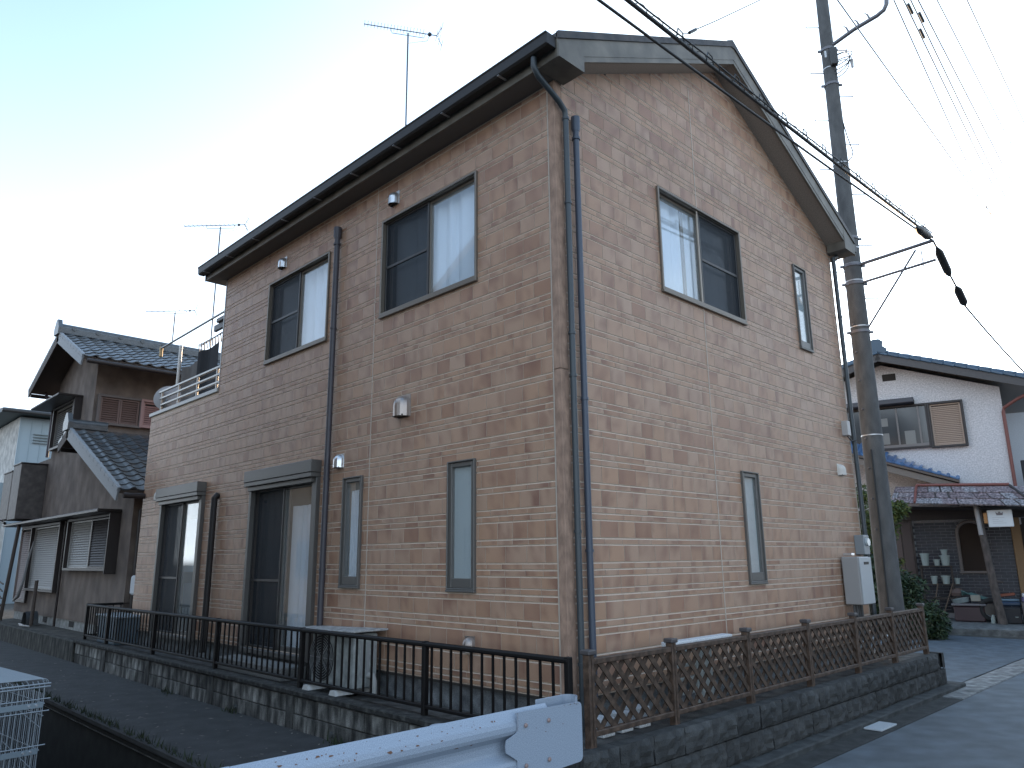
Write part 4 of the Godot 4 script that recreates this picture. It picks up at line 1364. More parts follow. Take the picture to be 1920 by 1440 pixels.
	var c3 := thing("telephone_cable", "black cable leaving the pole bracket down the street behind", "cable", A + V(0, 0, -0.3))
	part("bundle", rod(w3, 0.014, 6), blk, c3)
	var sj := [[V(1.10, 6.14, -6.30), V(1.10, 6.16, -6.86), "dark splice case on the cable just before the bracket end"], [V(1.12, 6.06, -7.06), V(1.12, 5.74, -7.52), "dark splice case on the cable just past the bracket end"], [V(1.12, 5.64, -7.78), V(1.12, 5.42, -8.12), "dark splice case on the cable furthest past the bracket end"]]
	for s in sj:
		var a: Vector3 = s[0]; var e: Vector3 = s[1]
		solid("splice_case", rod([a, a.lerp(e, 0.12), a.lerp(e, 0.2), a.lerp(e, 0.8), a.lerp(e, 0.9), e], [0.018, 0.045, 0.058, 0.058, 0.045, 0.018], 12), blk, s[2], "splice case", "cable splice cases by the pole")
	# thin wires with a splice on the bundle, towards the upper right
	var sw := thing("drop_wire", "thin service wire with a small sleeve rising right from the bundle", "wire", V(1.0, 6.2, -0.6))
	part("wire", rod([V(1.05, 6.16, -0.55), V(1.0, 6.27, -0.70), V(1.0, 6.42, -0.88), V(1.0, 6.69, -1.22), V(1.0, 7.54, -2.26), V(1.0, 9.6, -4.8)], 0.0055, 5), blk, sw)
	part("sleeve", rod([V(1.0, 6.30, -0.735), V(1.0, 6.40, -0.855)], 0.015, 8), blk, sw)
	# high-voltage lines along the street, fading into the sky
	var hv := mat("line_grey", Color(0.11, 0.135, 0.16), 0.5)
	var lines := [[V(1.17, 9.95, -6.8), V(0.80, 9.95, -10.2)], [V(1.28, 10.0, -6.8), V(0.65, 10.0, -14.0)], [V(1.36, 10.05, -6.7), V(0.76, 10.02, -14.0)], [V(1.44, 10.1, -6.6), V(0.98, 10.05, -14.0)], [V(1.06, 12.0, -10.0), V(0.90, 12.0, -13.2)], [V(1.45, 12.0, -10.5), V(1.34, 12.0, -12.8)], [V(0.80, 9.5, -5.6), V(0.66, 9.5, -9.0)]]
	var told := ["thin high line starting at the bent upper arm of the pole", "leftmost of the close trio of high lines right of the pole", "middle of the close trio of high lines right of the pole", "rightmost of the close trio of high lines right of the pole", "lone high line right of the close trio", "high line nearest the upper right corner", "lowest thin high line passing just right of the pole"]
	for i in lines.size():
		var l: Array = lines[i]
		var dz: Vector3 = (l[1] - l[0]) / (l[0].z - l[1].z)
		var pth := sag(l[0] + dz * 45.0, l[0] - dz * 25.0, 0.15, 30)
		if i == 1 or i == 2:
			var t := thing("power_line", told[i], "power line", l[0], "high power lines above the street")
			part("conductor", rod(pth, 0.010, 5), hv, t)
			for k in 3:
				var q: Vector3 = l[0] - dz * (0.3 - 0.75 * k + 0.25 * i)
				part("line_cover", rod([q - dz * 0.13, q + dz * 0.13], 0.022, 8), blk, t)
		else:
			solid("power_line", rod(pth, 0.0095, 5), hv, told[i], "power line", "high power lines above the street")

# ---------------------------------------------------------------- aerials
func aerial(at: Vector3, base_y: float, dir: Vector3, len_: float, elems: int, label: String, yagi_r := 0.009) -> void:
	var m := mat("aerial_alu", Color(0.10, 0.105, 0.11), 0.5, 0.4)
	var a := thing("tv_aerial", label, "aerial", V(at.x, base_y, at.z), "television aerials on the roofs")
	part("mast", rod([V(at.x, base_y, at.z), at + V(0, 0.05, 0)], 0.016 * yagi_r / 0.009, 8), m, a)
	var e0 := at - dir * len_ * 0.6 + V(0, 0.10, 0)
	var e1 := at + dir * len_ * 0.4 + V(0, 0.10, 0)
	part("boom", rod([e0, e1], yagi_r, 6), m, a)
	var side := dir.cross(V(0, 1, 0)).normalized()
	var el := MB.new()
	for i in elems:
		var q := e0.lerp(e1, 0.01 + 0.80 * i / maxf(1, elems - 1))
		var h := 0.085 + 0.02 * i / elems
		el.tube([q - side * h + V(0, 0.012, 0), q + side * h + V(0, 0.012, 0)], yagi_r * 0.55, 5)
	part("element", el, m, a)
	part("bracket", rod([e0.lerp(e1, 0.36), e0.lerp(e1, 0.38) + V(0, -0.10, 0), at + V(0, 0.0, 0), e0.lerp(e1, 0.82) + V(0, -0.10, 0), e0.lerp(e1, 0.84)], yagi_r * 0.7, 6), m, a)
	part("dipole_box", onebox(V(-0.03, -0.03, -0.03), V(0.03, 0.035, 0.03), 0.008, Transform3D(Basis(), e0.lerp(e1, 0.90))), mat("black_plastic", Color(0.012, 0.012, 0.013), 0.5), a)
	var rf := MB.new()
	for s in [1.0, -1.0]:
		for k in 3:
			rf.tube([e1 + V(0, s * 0.10 * k, 0) + dir * 0.05 * k - side * 0.16, e1 + V(0, s * 0.10 * k, 0) + dir * 0.05 * k + side * 0.16], yagi_r * 0.55, 5)
		rf.tube([e1, e1 + V(0, s * 0.21, 0) + dir * 0.10], yagi_r * 0.7, 5)
	part("reflector", rf, m, a)
	part("cable", rod([e0.lerp(e1, 0.90), e0.lerp(e1, 0.88) + V(0, -0.16, 0.02), at + V(0.02, -0.2, 0.02), at + V(0.03, -0.8, 0.02)], 0.005, 5), mat("black_plastic", Color(0.012, 0.012, 0.013), 0.5), a)

func make_aerials() -> void:
	aerial(V(-6.41, 11.70, -2.97), RY + 0.02, V(0.50, 0, -0.866), 1.42, 19, "largest television aerial, on the ridge of the tiled house")
	aerial(V(-17.35, 11.66, -4.0), 7.0, V(0.72, 0, -0.69), 1.9, 12, "middle television aerial, on a mast left of the tiled roof end", 0.012)
	aerial(V(-24.5, 11.0, -5.4), 7.0, V(0.72, 0, -0.69), 1.9, 8, "farthest and smallest television aerial, above the brown house's tiled roof", 0.013)

# ---------------------------------------------------------------- things on the balcony
func make_balcony_things() -> void:
	var al := mat("pole_steel", Color(0.30, 0.30, 0.29), 0.35, 0.7)
	var c := thing("clothes_pole", "steel clothes drying pole on brackets above the balcony", "clothes pole", V(-8.6, 4.2, -0.6))
	part("pole", rod([V(-11.35, 5.92, -0.62), V(-7.95, 5.98, -0.62)], 0.020, 10), al, c)
	part("bracket_arm", onebox(V(-8.72, 5.84, -0.70), V(-6.9, 5.92, -0.62), 0.01, Transform3D()), mat("bracket_dark", Color(0.045, 0.042, 0.04), 0.45), c)
	part("bracket_plate", onebox(V(-8.9, 5.72, -0.72), V(-8.3, 5.84, -0.66), 0.01), mat("bracket_dark", Color(0.045, 0.042, 0.04), 0.45), c)
	part("end_clip", onebox(V(-11.37, 5.74, -0.65), V(-11.32, 5.95, -0.59), 0.008), mat("brass_clip", Color(0.30, 0.22, 0.12), 0.4, 0.6), c)
	part("stand_post", rod([V(-9.95, 4.0, -0.5), V(-9.95, 5.66, -0.5)], 0.032, 10), mat("balcony_alu", Color(0.40, 0.385, 0.36), 0.38, 0.6), c)
	var hang := mat("laundry_black", Color(0.010, 0.010, 0.012), 0.9)
	var l := thing("laundry", "black cloth hanging on a clip hanger at the balcony", "laundry", V(-9.1, 4.3, -0.75))
	var b := curtain(-9.75, -8.75, 4.30, 5.52, -0.75, Transform3D(), 1.3, 0.035)
	part("cloth", b, hang, l)
	var hg := MB.new()
	for k in 9:
		var x := -9.7 + k * 0.12
		hg.tube([V(x, 5.52, -0.75), V(x + 0.03, 5.66, -0.72), V(x + 0.09, 5.66, -0.75)], 0.012, 5)
	hg.tube([V(-9.75, 5.66, -0.78), V(-8.7, 5.72, -0.78)], 0.014, 6)
	part("clip_hanger", hg, mat("hanger_grey", Color(0.20, 0.22, 0.24), 0.5), l)
	var g := thing("laundry", "grey-brown cloth hanging left of the black laundry", "laundry", V(-10.2, 4.3, -0.8))
	part("cloth", curtain(-10.75, -9.8, 4.25, 5.42, -0.85, Transform3D(), 1.5, 0.04), mat("laundry_grey", Color(0.10, 0.088, 0.080), 0.9), g)
	var d := thing("satellite_dish", "pale satellite dish at the end of the balcony railing", "satellite dish", V(-9.5, 4.3, -0.15))
	var dm := MB.new()
	var t := Transform3D(Basis(V(0, 1, 0), 0.9) * Basis(V(1, 0, 0), PI / 2 - 0.25), V(-9.42, 4.52, -0.16))
	dm.lathe([Vector2(0.0, 0.05), Vector2(0.12, 0.042), Vector2(0.23, 0.012), Vector2(0.235, 0.0), Vector2(0.225, -0.004), Vector2(0.0, 0.04)], 28, t)
	part("dish", dm, mat("dish_grey", Color(0.30, 0.28, 0.27), 0.6), d)
	part("arm", rod([V(-9.38, 4.3, -0.12), V(-9.3, 4.42, -0.1), V(-9.42, 4.5, -0.16)], 0.018, 8), al, d)

# ---------------------------------------------------------------- old brown house on the left
func roof_tile(w: float, l: float) -> ArrayMesh:
	# pan tile: wave across, thick front lip; x across, z down the slope, y up
	var b := MB.new()
	var n := 7
	var top := []
	for j in 2:
		for i in n + 1:
			var u := float(i) / n
			var y := 0.030 * pow(maxf(0.0, sin((u - 0.62) * PI / 0.38)) if u > 0.62 else 0.0, 0.8) - 0.018 * sin(minf(u / 0.62, 1.0) * PI)
			top.append(V((u - 0.5) * w, y + (0.0 if j == 0 else 0.022), (-0.5 if j == 0 else 0.5) * l))
	for i in n:
		b.quad(top[n + 1 + i], top[n + 2 + i], top[i + 1], top[i])
		var a: Vector3 = top[n + 1 + i]; var c: Vector3 = top[n + 2 + i]
		b.quad(a - V(0, 0.026, 0), c - V(0, 0.026, 0), c, a)
	return b.mesh()

func tile_slope(parent: Node3D, x_top: float, y_top: float, x_eave: float, y_eave: float, z0: float, z1: float, m: Array, single: bool, phase := 0.0) -> void:
	# slope runs in x, courses run along z
	var d := V(x_eave - x_top, y_eave - y_top, 0)
	var len_ := d.length()
	d = d.normalized()
	var s := signf(d.x)
	var along := V(0, 0, -s)
	var up := d.cross(along)
	if up.y < 0: up = -up
	var bas := Basis(up.cross(d), up, d)
	var cl := 0.262
	var w := 0.268
	var rows := int(len_ / cl)
	var cols := int(absf(z1 - z0) / w)
	var one := roof_tile(w, cl + 0.035)
	var list := []
	for r in rows:
		for c in cols:
			var p := V(x_top, y_top, 0) + d * (len_ - (rows - r - 0.5) * cl) + up * 0.012
			p.z = z0 - (c + 0.5) * w
			list.append(Transform3D(bas.rotated(along, rng.randf_range(-0.012, 0.012)), p + up * rng.randf_range(-0.003, 0.004)))
	if single:
		for t in list:
			part("roof_tile", one, m[rng.randi() % m.size()], parent, t)
	else:
		var mm := MultiMesh.new()
		mm.transform_format = MultiMesh.TRANSFORM_3D
		mm.mesh = one
		mm.instance_count = list.size()
		for i in list.size():
			mm.set_instance_transform(i, list[i])
		var o := MultiMeshInstance3D.new()
		o.name = "roof_tiles"
		o.multimesh = mm
		o.material_override = m[0]
		parent.add_child(o, true)
		stuff(o)

func shutter(h: Node3D, u0: float, u1: float, y0: float, y1: float, t: Transform3D, fm: Material, slm: Material, leaves: int, proud: float, darker := -1) -> Node3D:
	# a window closed by louvred shutters; u right, y up, z out of the wall
	var b := MB.new()
	frame_rect(b, u0 - 0.06, u1 + 0.06, y0 - 0.05, y1 + 0.06, 0.055, 0.0, proud, t)
	var w := part("shuttered_window", b, fm, h)
	part("backing", onebox(V(u0, y0, 0.002), V(u1, y1, 0.012), 0.0, t), mat("backing_dark", Color(0.015, 0.013, 0.012), 0.9), w)
	for k in leaves:
		var a := lerpf(u0, u1, float(k) / leaves)
		var e := lerpf(u0, u1, float(k + 1) / leaves)
		var fr := MB.new()
		frame_rect(fr, a + 0.003, e - 0.003, y0, y1, 0.035, 0.012, 0.05, t)
		part("shutter_frame", fr, fm if k == darker else slm, w)
		var sl := MB.new()
		var n := int((y1 - y0 - 0.07) / 0.048)
		for i in n:
			var y := y0 + 0.04 + i * 0.048
			sl.oquad(t * V(a + 0.038, y, 0.046), t * V(e - 0.038, y, 0.046), t * V(e - 0.038, y + 0.044, 0.018), t * V(a + 0.038, y + 0.044, 0.018), t * V((a + e) / 2, y, -0.5))
			sl.oquad(t * V(a + 0.038, y, 0.046), t * V(e - 0.038, y, 0.046), t * V(e - 0.038, y, 0.036), t * V(a + 0.038, y, 0.036), t * V((a + e) / 2, y + 0.5, 0.04))
		stuff(part("louvres", sl, fm if k == darker else slm, w))
	return w

func make_left_house() -> void:
	rng.seed = 31
	var h := thing("old_house", "old two-storey brown stucco house with dark tiled roofs left of the tiled house", "house", V(-14.3, 0.4, -3.6))
	var stucco := mat("stucco_brown", Color(0.150, 0.118, 0.098), 0.95, 0.0, {"fine": 3.0, "coarse": V(0.35, 0.25, 0.35), "clo": 0.72, "ctex": "faint", "bump": 0.8})
	var ZW := -0.10
	var tf := Transform3D(Basis(), V(0, 0, ZW))
	var w := MB.new()
	w.ext(PackedVector2Array([Vector2(-18.3, 0.58), Vector2(-10.4, 0.58), Vector2(-10.4, 2.86), Vector2(-13.4, 4.10), Vector2(-13.6, 4.17), Vector2(-18.3, 4.17)]), tf, -7.2)
	part("lower_wall", w, stucco, h)
	w = MB.new()
	w.ext(PackedVector2Array([Vector2(-16.6, 4.172), Vector2(-13.6, 4.172), Vector2(-13.6, 6.08), Vector2(-15.0, 6.72), Vector2(-16.6, 6.0)]), Transform3D(Basis(), V(0, 0, ZW - 0.001)), -8.0)
	part("upper_wall", w, stucco, h)
	part("foundation", onebox(V(-18.28, 0.38, -7.2), V(-10.42, 0.578, ZW - 0.02)), mat("foundation_pale", Color(0.23, 0.235, 0.225), 0.9, 0.0, {"fine": 2.0, "coarse": 1.0, "clo": 0.6, "ctex": "faint"}), h)
	for x in [-11.6, -13.4, -15.4, -17.2]:
		part("floor_vent", onebox(V(x - 0.16, 0.45, ZW - 0.021), V(x + 0.16, 0.56, ZW - 0.012)), mat("backing_dark", Color(0.015, 0.013, 0.012), 0.9), h)
	var tmats := []
	for k in 3:
		var q: float = [0.050, 0.060, 0.042][k]
		tmats.append(mat("kawara_%d" % k, Color(q, q * 1.10, q * 1.16), 0.38, 0.0, {"fine": 2.0, "coarse": V(1.1, 1.1, 1.1), "clo": 0.65, "ctex": "faint", "spec": 0.6}))
	var wood := mat("eave_wood", Color(0.085, 0.066, 0.055), 0.75, 0.0, {"fine": 3.0})
	var pale := mat("barge_pale", Color(0.21, 0.22, 0.23), 0.6, 0.0, {"fine": 2.0})
	var dark := mat("old_bronze", Color(0.032, 0.024, 0.022), 0.5, 0.2)
	# roofs: [ridge x, ridge y, eave x, eave y, z front, z back, single tiles]
	for r in [[-13.2, 4.42, -9.62, 2.90, 0.40, -4.4, true], [-13.2, 4.42, -13.85, 4.145, 0.40, -0.35, true], [-14.95, 6.85, -12.72, 5.86, 0.42, -8.0, false], [-14.95, 6.85, -17.2, 5.86, 0.42, -8.0, false]]:
		var b := MB.new()
		var d := Vector2(r[2] - r[0], r[3] - r[1]).normalized()
		var nn: Vector2 = Vector2(-d.y, d.x) if d.x > 0 else Vector2(d.y, -d.x)
		var a := Vector2(r[0], r[1]); var e := Vector2(r[2], r[3])
		b.ext(PackedVector2Array([a, e, e - nn * 0.07, a - nn * 0.07]), Transform3D(Basis(), V(0, 0, r[4] - 0.02)), r[5] - r[4])
		var ro := part("roof", b, wood, h)
		tile_slope(ro, r[0], r[1], r[2], r[3], r[4], r[5], tmats, r[6])
		# bargeboard and the row of end tiles over it
		var bb := MB.new()
		bb.ext(PackedVector2Array([a - nn * 0.005, e - nn * 0.005, e - nn * 0.20, a - nn * 0.22]), Transform3D(Basis(), V(0, 0, r[4] - 0.004)), 0.03)
		part("bargeboard", bb, pale if d.x > 0 else wood, ro)
		var n := int((e - a).length() / 0.262)
		for k in n:
			var p := a.lerp(e, (k + 0.5) / n)
			var t := Transform3D(Basis(Vector3(d.x, d.y, 0), Vector3(nn.x, nn.y, 0), Vector3(0, 0, 1) * signf(d.x)), V(p.x, p.y, r[4]) + V(nn.x, nn.y, 0) * 0.02)
			part("verge_tile", onebox(V(-0.145, -0.06, -0.03), V(0.135, 0.025, 0.035), 0.012, t * Transform3D(Basis(V(0, 0, 1), -0.06 * signf(d.x)), Vector3.ZERO)), pale if d.x > 0 else tmats[1], ro)
		# eave edge with a gutter
		part("eave_gutter", rod([V(r[2] + 0.06 * signf(d.x), r[3] - 0.10, r[4] - 0.05), V(r[2] + 0.06 * signf(d.x), r[3] - 0.10, r[5])], 0.048, 10), dark, ro)
	# ridge courses and end ornaments
	for r in [[-13.2, 4.42, 0.44, -0.30, 0.10], [-14.95, 6.85, 0.46, -8.0, 0.14]]:
		var rb := MB.new()
		rb.box(V(r[0] - 0.11, r[1] - 0.03, r[3]), V(r[0] + 0.11, r[1] + r[4], r[2] - 0.04), 0.02)
		rb.tube([V(r[0], r[1] + r[4], r[2] - 0.04), V(r[0], r[1] + r[4], r[3])], 0.085, 10)
		var rp := part("ridge", rb, tmats[0], h)
		var orn := MB.new()
		orn.ext(PackedVector2Array([Vector2(-0.17, -0.06), Vector2(0.17, -0.06), Vector2(0.19, 0.10), Vector2(0.12, 0.20), Vector2(0.06, 0.30), Vector2(-0.06, 0.30), Vector2(-0.12, 0.20), Vector2(-0.19, 0.10)]), Transform3D(Basis(), V(r[0], r[1], r[2] - 0.05)), 0.09)
		part("ridge_end", orn, tmats[1], rp)
		if r[4] > 0.12:
			for k in 16:
				part("ridge_tile_end", rod([V(r[0] + 0.1, r[1] + 0.12, r[2] - 0.3 - k * 0.5), V(r[0] + 0.13, r[1] + 0.12, r[2] - 0.3 - k * 0.5)], 0.05, 8), tmats[2], rp)
	# flashing where the low roof meets the upper wall
	part("roof_flashing", onebox(V(-13.598, 4.1, -4.4), V(-13.2, 4.30, -0.5), 0.02, Transform3D()), wood, h)
	# shuttered windows on the gable side
	var slm := mat("louvre_pale", Color(0.34, 0.33, 0.31), 0.5)
	var sld := mat("louvre_brown", Color(0.16, 0.10, 0.082), 0.55)
	shutter(h, -13.95, -11.15, 1.60, 2.54, tf, dark, slm, 2, 0.12, 1)
	shutter(h, -16.95, -14.62, 1.14, 2.52, tf, dark, slm, 1, 0.12)
	var w3 := shutter(h, -18.2, -17.15, 0.85, 2.55, tf, dark, sld, 1, 0.06)
	part("shade_hood", onebox(V(-18.6, 2.60, ZW), V(-10.98, 2.66, ZW + 0.42), 0.01, Transform3D(Basis(V(1, 0, 0), 0.0), Vector3.ZERO)), dark, h)
	part("hood_cheek", onebox(V(-11.03, 1.5, ZW + 0.002), V(-10.99, 2.6, ZW + 0.2), 0.004), dark, h)
	# upper window with its hood and shutter box
	shutter(h, -16.35, -14.75, 4.36, 5.28, tf, dark, mat("louvre_grey", Color(0.20, 0.185, 0.165), 0.55), 1, 0.12)
	part("shade_hood", onebox(V(-16.9, 5.33, ZW), V(-14.45, 5.38, ZW + 0.5), 0.01), dark, h)
	part("hood_cheek", onebox(V(-14.5, 4.4, ZW + 0.002), V(-14.46, 5.33, ZW + 0.16), 0.004), dark, h)
	# shutter boxes standing out at the left
	for q in [[-17.55, -16.75, 2.72, 4.02, 0.55], [-18.5, -17.6, 2.75, 3.90, 0.55]]:
		var bx := part("shutter_box", onebox(V(q[0], q[2], ZW + 0.002), V(q[1], q[3], ZW + q[4]), 0.01), mat("box_brown", Color(0.085, 0.070, 0.062), 0.6, 0.0, {"coarse": 0.8, "ctex": "faint", "clo": 0.7}), h)
		part("box_lid", onebox(V(q[0] - 0.02, q[3], ZW + 0.002), V(q[1] + 0.02, q[3] + 0.03, ZW + q[4] + 0.02), 0.004), dark, bx)
	# windows on the side towards the tiled house
	var ts := Transform3D(Basis(V(0, 0, -1), V(0, 1, 0), V(1, 0, 0)), V(-13.6, 0, 0))
	shutter(h, 0.22, 1.02, 4.66, 5.22, ts, mat("frame_taupe", Color(0.12, 0.095, 0.085), 0.5), sld, 2, 0.09)
	shutter(h, 1.10, 1.95, 4.68, 5.22, ts, mat("frame_pink", Color(0.34, 0.20, 0.18), 0.5), mat("louvre_pink", Color(0.33, 0.19, 0.17), 0.5), 1, 0.10)
	# pipes
	part("downpipe", rod([V(-17.05, 5.82, 0.1), V(-16.98, 5.62, 0.02), V(-16.72, 5.5, ZW + 0.06), V(-16.72, 4.2, ZW + 0.06)], 0.034, 8), mat("pipe_plum", Color(0.06, 0.045, 0.06), 0.45), h)
	part("downpipe", rod([V(-14.33, 2.6, ZW + 0.06), V(-14.33, 0.42, ZW + 0.06)], 0.026, 8), dark, h)
	part("downpipe", rod([V(-10.44, 2.78, ZW - 0.3), V(-10.36, 2.6, ZW - 0.12), V(-10.36, 0.42, ZW - 0.12)], 0.034, 8), mat("pipe_umber", Color(0.055, 0.045, 0.04), 0.5), h)
	part("downpipe", rod([V(-18.75, 3.35, ZW + 0.45), V(-18.75, 2.75, ZW + 0.45), V(-18.2, 2.68, ZW + 0.45)], 0.034, 8), dark, h)
	# fence posts, a curved sheet and twigs in the strip of soil
	solid("timber_post", rod([V(-14.9, 0.42, 0.25), V(-14.88, 1.35, 0.25)], 0.035, 8), wood, "thin dark timber post standing in the soil before the brown house", "post")
	solid("timber_post", rod([V(-17.3, 0.42, 0.35), V(-17.15, 2.6, 0.25)], 0.04, 8), wood, "leaning dark timber post at the left before the brown house", "post")
	var tw := MB.new()
	for k in 5:
		tw.tube([V(-17.2, 0.6 + 0.16 * k, 0.4), V(-17.9 - 0.1 * k, 0.9 + 0.12 * k, 0.4), V(-18.6, 1.0 + 0.25 * k, 0.35)], [0.018, 0.012, 0.006], 5)
	solid("bare_shrub", tw, wood, "bare twiggy shrub against the brown house at the left edge", "shrub")
	var vine := MB.new()
	vine.tube([V(-16.6, 2.2, 0.02), V(-16.75, 1.8, 0.06), V(-16.85, 1.3, 0.08), V(-17.0, 0.95, 0.12), V(-17.3, 0.85, 0.14)], [0.02, 0.03, 0.03, 0.04, 0.02], 6)
	solid("torn_plastic", vine, mat("torn_grey", Color(0.28, 0.28, 0.28), 0.6), "torn pale plastic strip hanging between the two low windows", "plastic strip")
	var cs := MB.new()
	for i in 7:
		var a := PI * i / 6.0
		var a2 := PI * (i + 1) / 6.0
		if i < 6:
			cs.quad(V(-15.4 - cos(a) * 0.22, 0.41 + sin(a) * 0.28, 0.05), V(-15.4 - cos(a2) * 0.22, 0.41 + sin(a2) * 0.28, 0.05), V(-15.4 - cos(a2) * 0.22, 0.41 + sin(a2) * 0.28, 0.28), V(-15.4 - cos(a) * 0.22, 0.41 + sin(a) * 0.28, 0.28))
	solid("curved_tile", cs, tmats[2], "dark curved roof tile leaning on the soil before the brown house", "roof tile")
	for k in 2:
		solid("pale_stick", rod([V(-14.7 - k * 0.55, 0.425, 0.32), V(-15.05 - k * 0.55, 0.43, 0.42 - 0.1 * k)], 0.018, 6), slm, ["pale stick on the soil near the dark post, right one", "pale stick on the soil near the curved tile, left one"][k], "stick", "pale sticks on the soil")
	var mt := thing("gas_meter", "white gas meter on a pipe between the two houses", "gas meter", V(-10.1, 0.42, -0.2))
	part("meter_body", onebox(V(-10.24, 1.15, -0.32), V(-9.98, 1.48, -0.12), 0.03), mat("foam_white", Color(0.6, 0.62, 0.63), 0.7, 0.0, {"fine": 2.0}), mt)
	part("meter_pipe", rod([V(-10.17, 0.42, -0.22), V(-10.17, 1.2, -0.22)], 0.022, 8), mat("pipe_grey", Color(0.25, 0.25, 0.25), 0.5), mt)
	part("meter_pipe", rod([V(-10.05, 1.48, -0.22), V(-10.05, 1.66, -0.22), V(-10.17, 1.70, -0.22), V(-10.22, 1.75, -0.22)], 0.03, 8), mat("foam_white", Color(0.6, 0.62, 0.63), 0.7, 0.0, {"fine": 2.0}), mt)

func make_far_house() -> void:
	var h := thing("far_house", "pale blue metal-clad house with a green-grey roof at the left edge", "house", V(-25, 0.4, -4))
	var pale := mat("far_stucco", Color(0.42, 0.40, 0.37), 0.9, 0.0, {"fine": 1.5, "coarse": 0.4, "clo": 0.7, "ctex": "faint"})
	var blue := mat("far_metal", Color(0.33, 0.40, 0.43), 0.5)
	part("wall", onebox(V(-34, 0.4, -9.5), V(-26.6, 6.75, -1.25)), pale, h)
	part("lean_to", onebox(V(-34, 0.4, -1.24), V(-27.5, 4.5, -0.6)), blue, h)
	var cl := MB.new()
	cl.box(V(-26.598, 0.4, -9.5), V(-26.55, 6.75, -1.25))
	var c := part("cladding", cl, blue, h)
	for k in 14:
		part("clad_rib", onebox(V(-26.549, 0.4, -1.3 - k * 0.33), V(-26.53, 6.7, -1.28 - k * 0.33)), blue, c)
	for k in 4:
		part("vent_slat", onebox(V(-26.52, 5.85 + k * 0.1, -2.6), V(-26.47, 5.88 + k * 0.1, -1.7)), mat("slat_dull", Color(0.22, 0.25, 0.25), 0.6), c)
	var r := MB.new()
	r.ext(PackedVector2Array([Vector2(-34.5, 6.9), Vector2(-30, 7.25), Vector2(-25.95, 6.92), Vector2(-25.95, 6.80), Vector2(-34.5, 6.78)]), Transform3D(Basis(), V(0, 0, -0.6)), -9.4)
	var ro := part("roof", r, mat("far_roof", Color(0.075, 0.10, 0.10), 0.6, 0.0, {"fine": 1.0}), h)
	part("roof_gutter", rod([V(-25.9, 6.82, -0.55), V(-25.9, 6.82, -10)], 0.075, 8), mat("gutter_dark", Color(0.035, 0.032, 0.03), 0.5), ro)

# houses across the culvert and the road: mirrored in the panes, they throw light back and shade the foot of the walls
func opposite(at: Vector3, yaw: float, wd: float, eave: float, pitch: float, deep: float, col: Color, label: String, key: String) -> void:
	var h := thing("opposite_house", label, "house", at, "houses opposite", yaw, true)
	var wl := mat("opp_wall_" + key, col, 0.9, 0.0, {"fine": 1.5, "coarse": 0.5, "clo": 0.7, "ctex": "faint"})
	var hw := wd / 2
	var top := eave + hw * pitch
	var b := MB.new()
	b.ext(PackedVector2Array([Vector2(-hw, -0.1), Vector2(hw, -0.1), Vector2(hw, eave), Vector2(0, top), Vector2(-hw, eave)]), Transform3D(), deep)
	part("wall", b, wl, h)
	for s in [-1.0, 1.0]:
		var r := MB.new()
		r.ext(PackedVector2Array([Vector2(0, top + 0.27), Vector2(s * (hw + 0.6), eave + 0.27 - 0.6 * pitch), Vector2(s * (hw + 0.6), eave + 0.07 - 0.6 * pitch), Vector2(0, top + 0.07)]), Transform3D(Basis(), V(0, 0, -0.5)), deep + 1.0)
		part("roof", r, mat("opp_roof", Color(0.10, 0.085, 0.07), 0.6, 0.0, {"fine": 1.0}), h)
	for x in [-hw * 0.6, hw * 0.12]:
		for y in [1.2, 3.9]:
			var f := MB.new()
			frame_rect(f, x, x + 1.6, y, y + 1.1, 0.06, 0.0, 0.06, Transform3D(Basis(V(1, 0, 0), V(0, 1, 0), V(0, 0, -1)), Vector3.ZERO))
			var w := part("window", f, mat("old_bronze", Color(0.032, 0.024, 0.022), 0.5, 0.2), h)
			part("pane", onebox(V(x + 0.06, y + 0.06, -0.03), V(x + 1.54, y + 1.04, -0.015)), mat("opp_pane", Color(0.05, 0.06, 0.07), 0.1), w)

func make_opposite_houses() -> void:
	opposite(V(-4.75, 0, 4.85), 0.0, 7.0, 6.3, 0.6, 7.0, Color(0.15, 0.125, 0.098), "beige gabled house across the culvert, mirrored in the upper window panes", "beige")
	opposite(V(-17.2, 0, 6.8), 0.0, 7.4, 5.6, 0.5, 7.0, Color(0.13, 0.12, 0.105), "greyish gabled house across the culvert, mirrored in the glass doors", "grey")
	opposite(V(9.6, 0, -7.5), PI / 2, 9.0, 5.4, 0.4, 7.0, Color(0.30, 0.30, 0.30), "pale grey house across the road, mirrored in the tall slit windows", "pale")
	opposite(V(9.9, 0, -18.5), PI / 2, 9.5, 5.4, 0.4, 7.0, Color(0.24, 0.22, 0.20), "taupe house across the road farther down, mirrored in the upper slit window", "taupe")

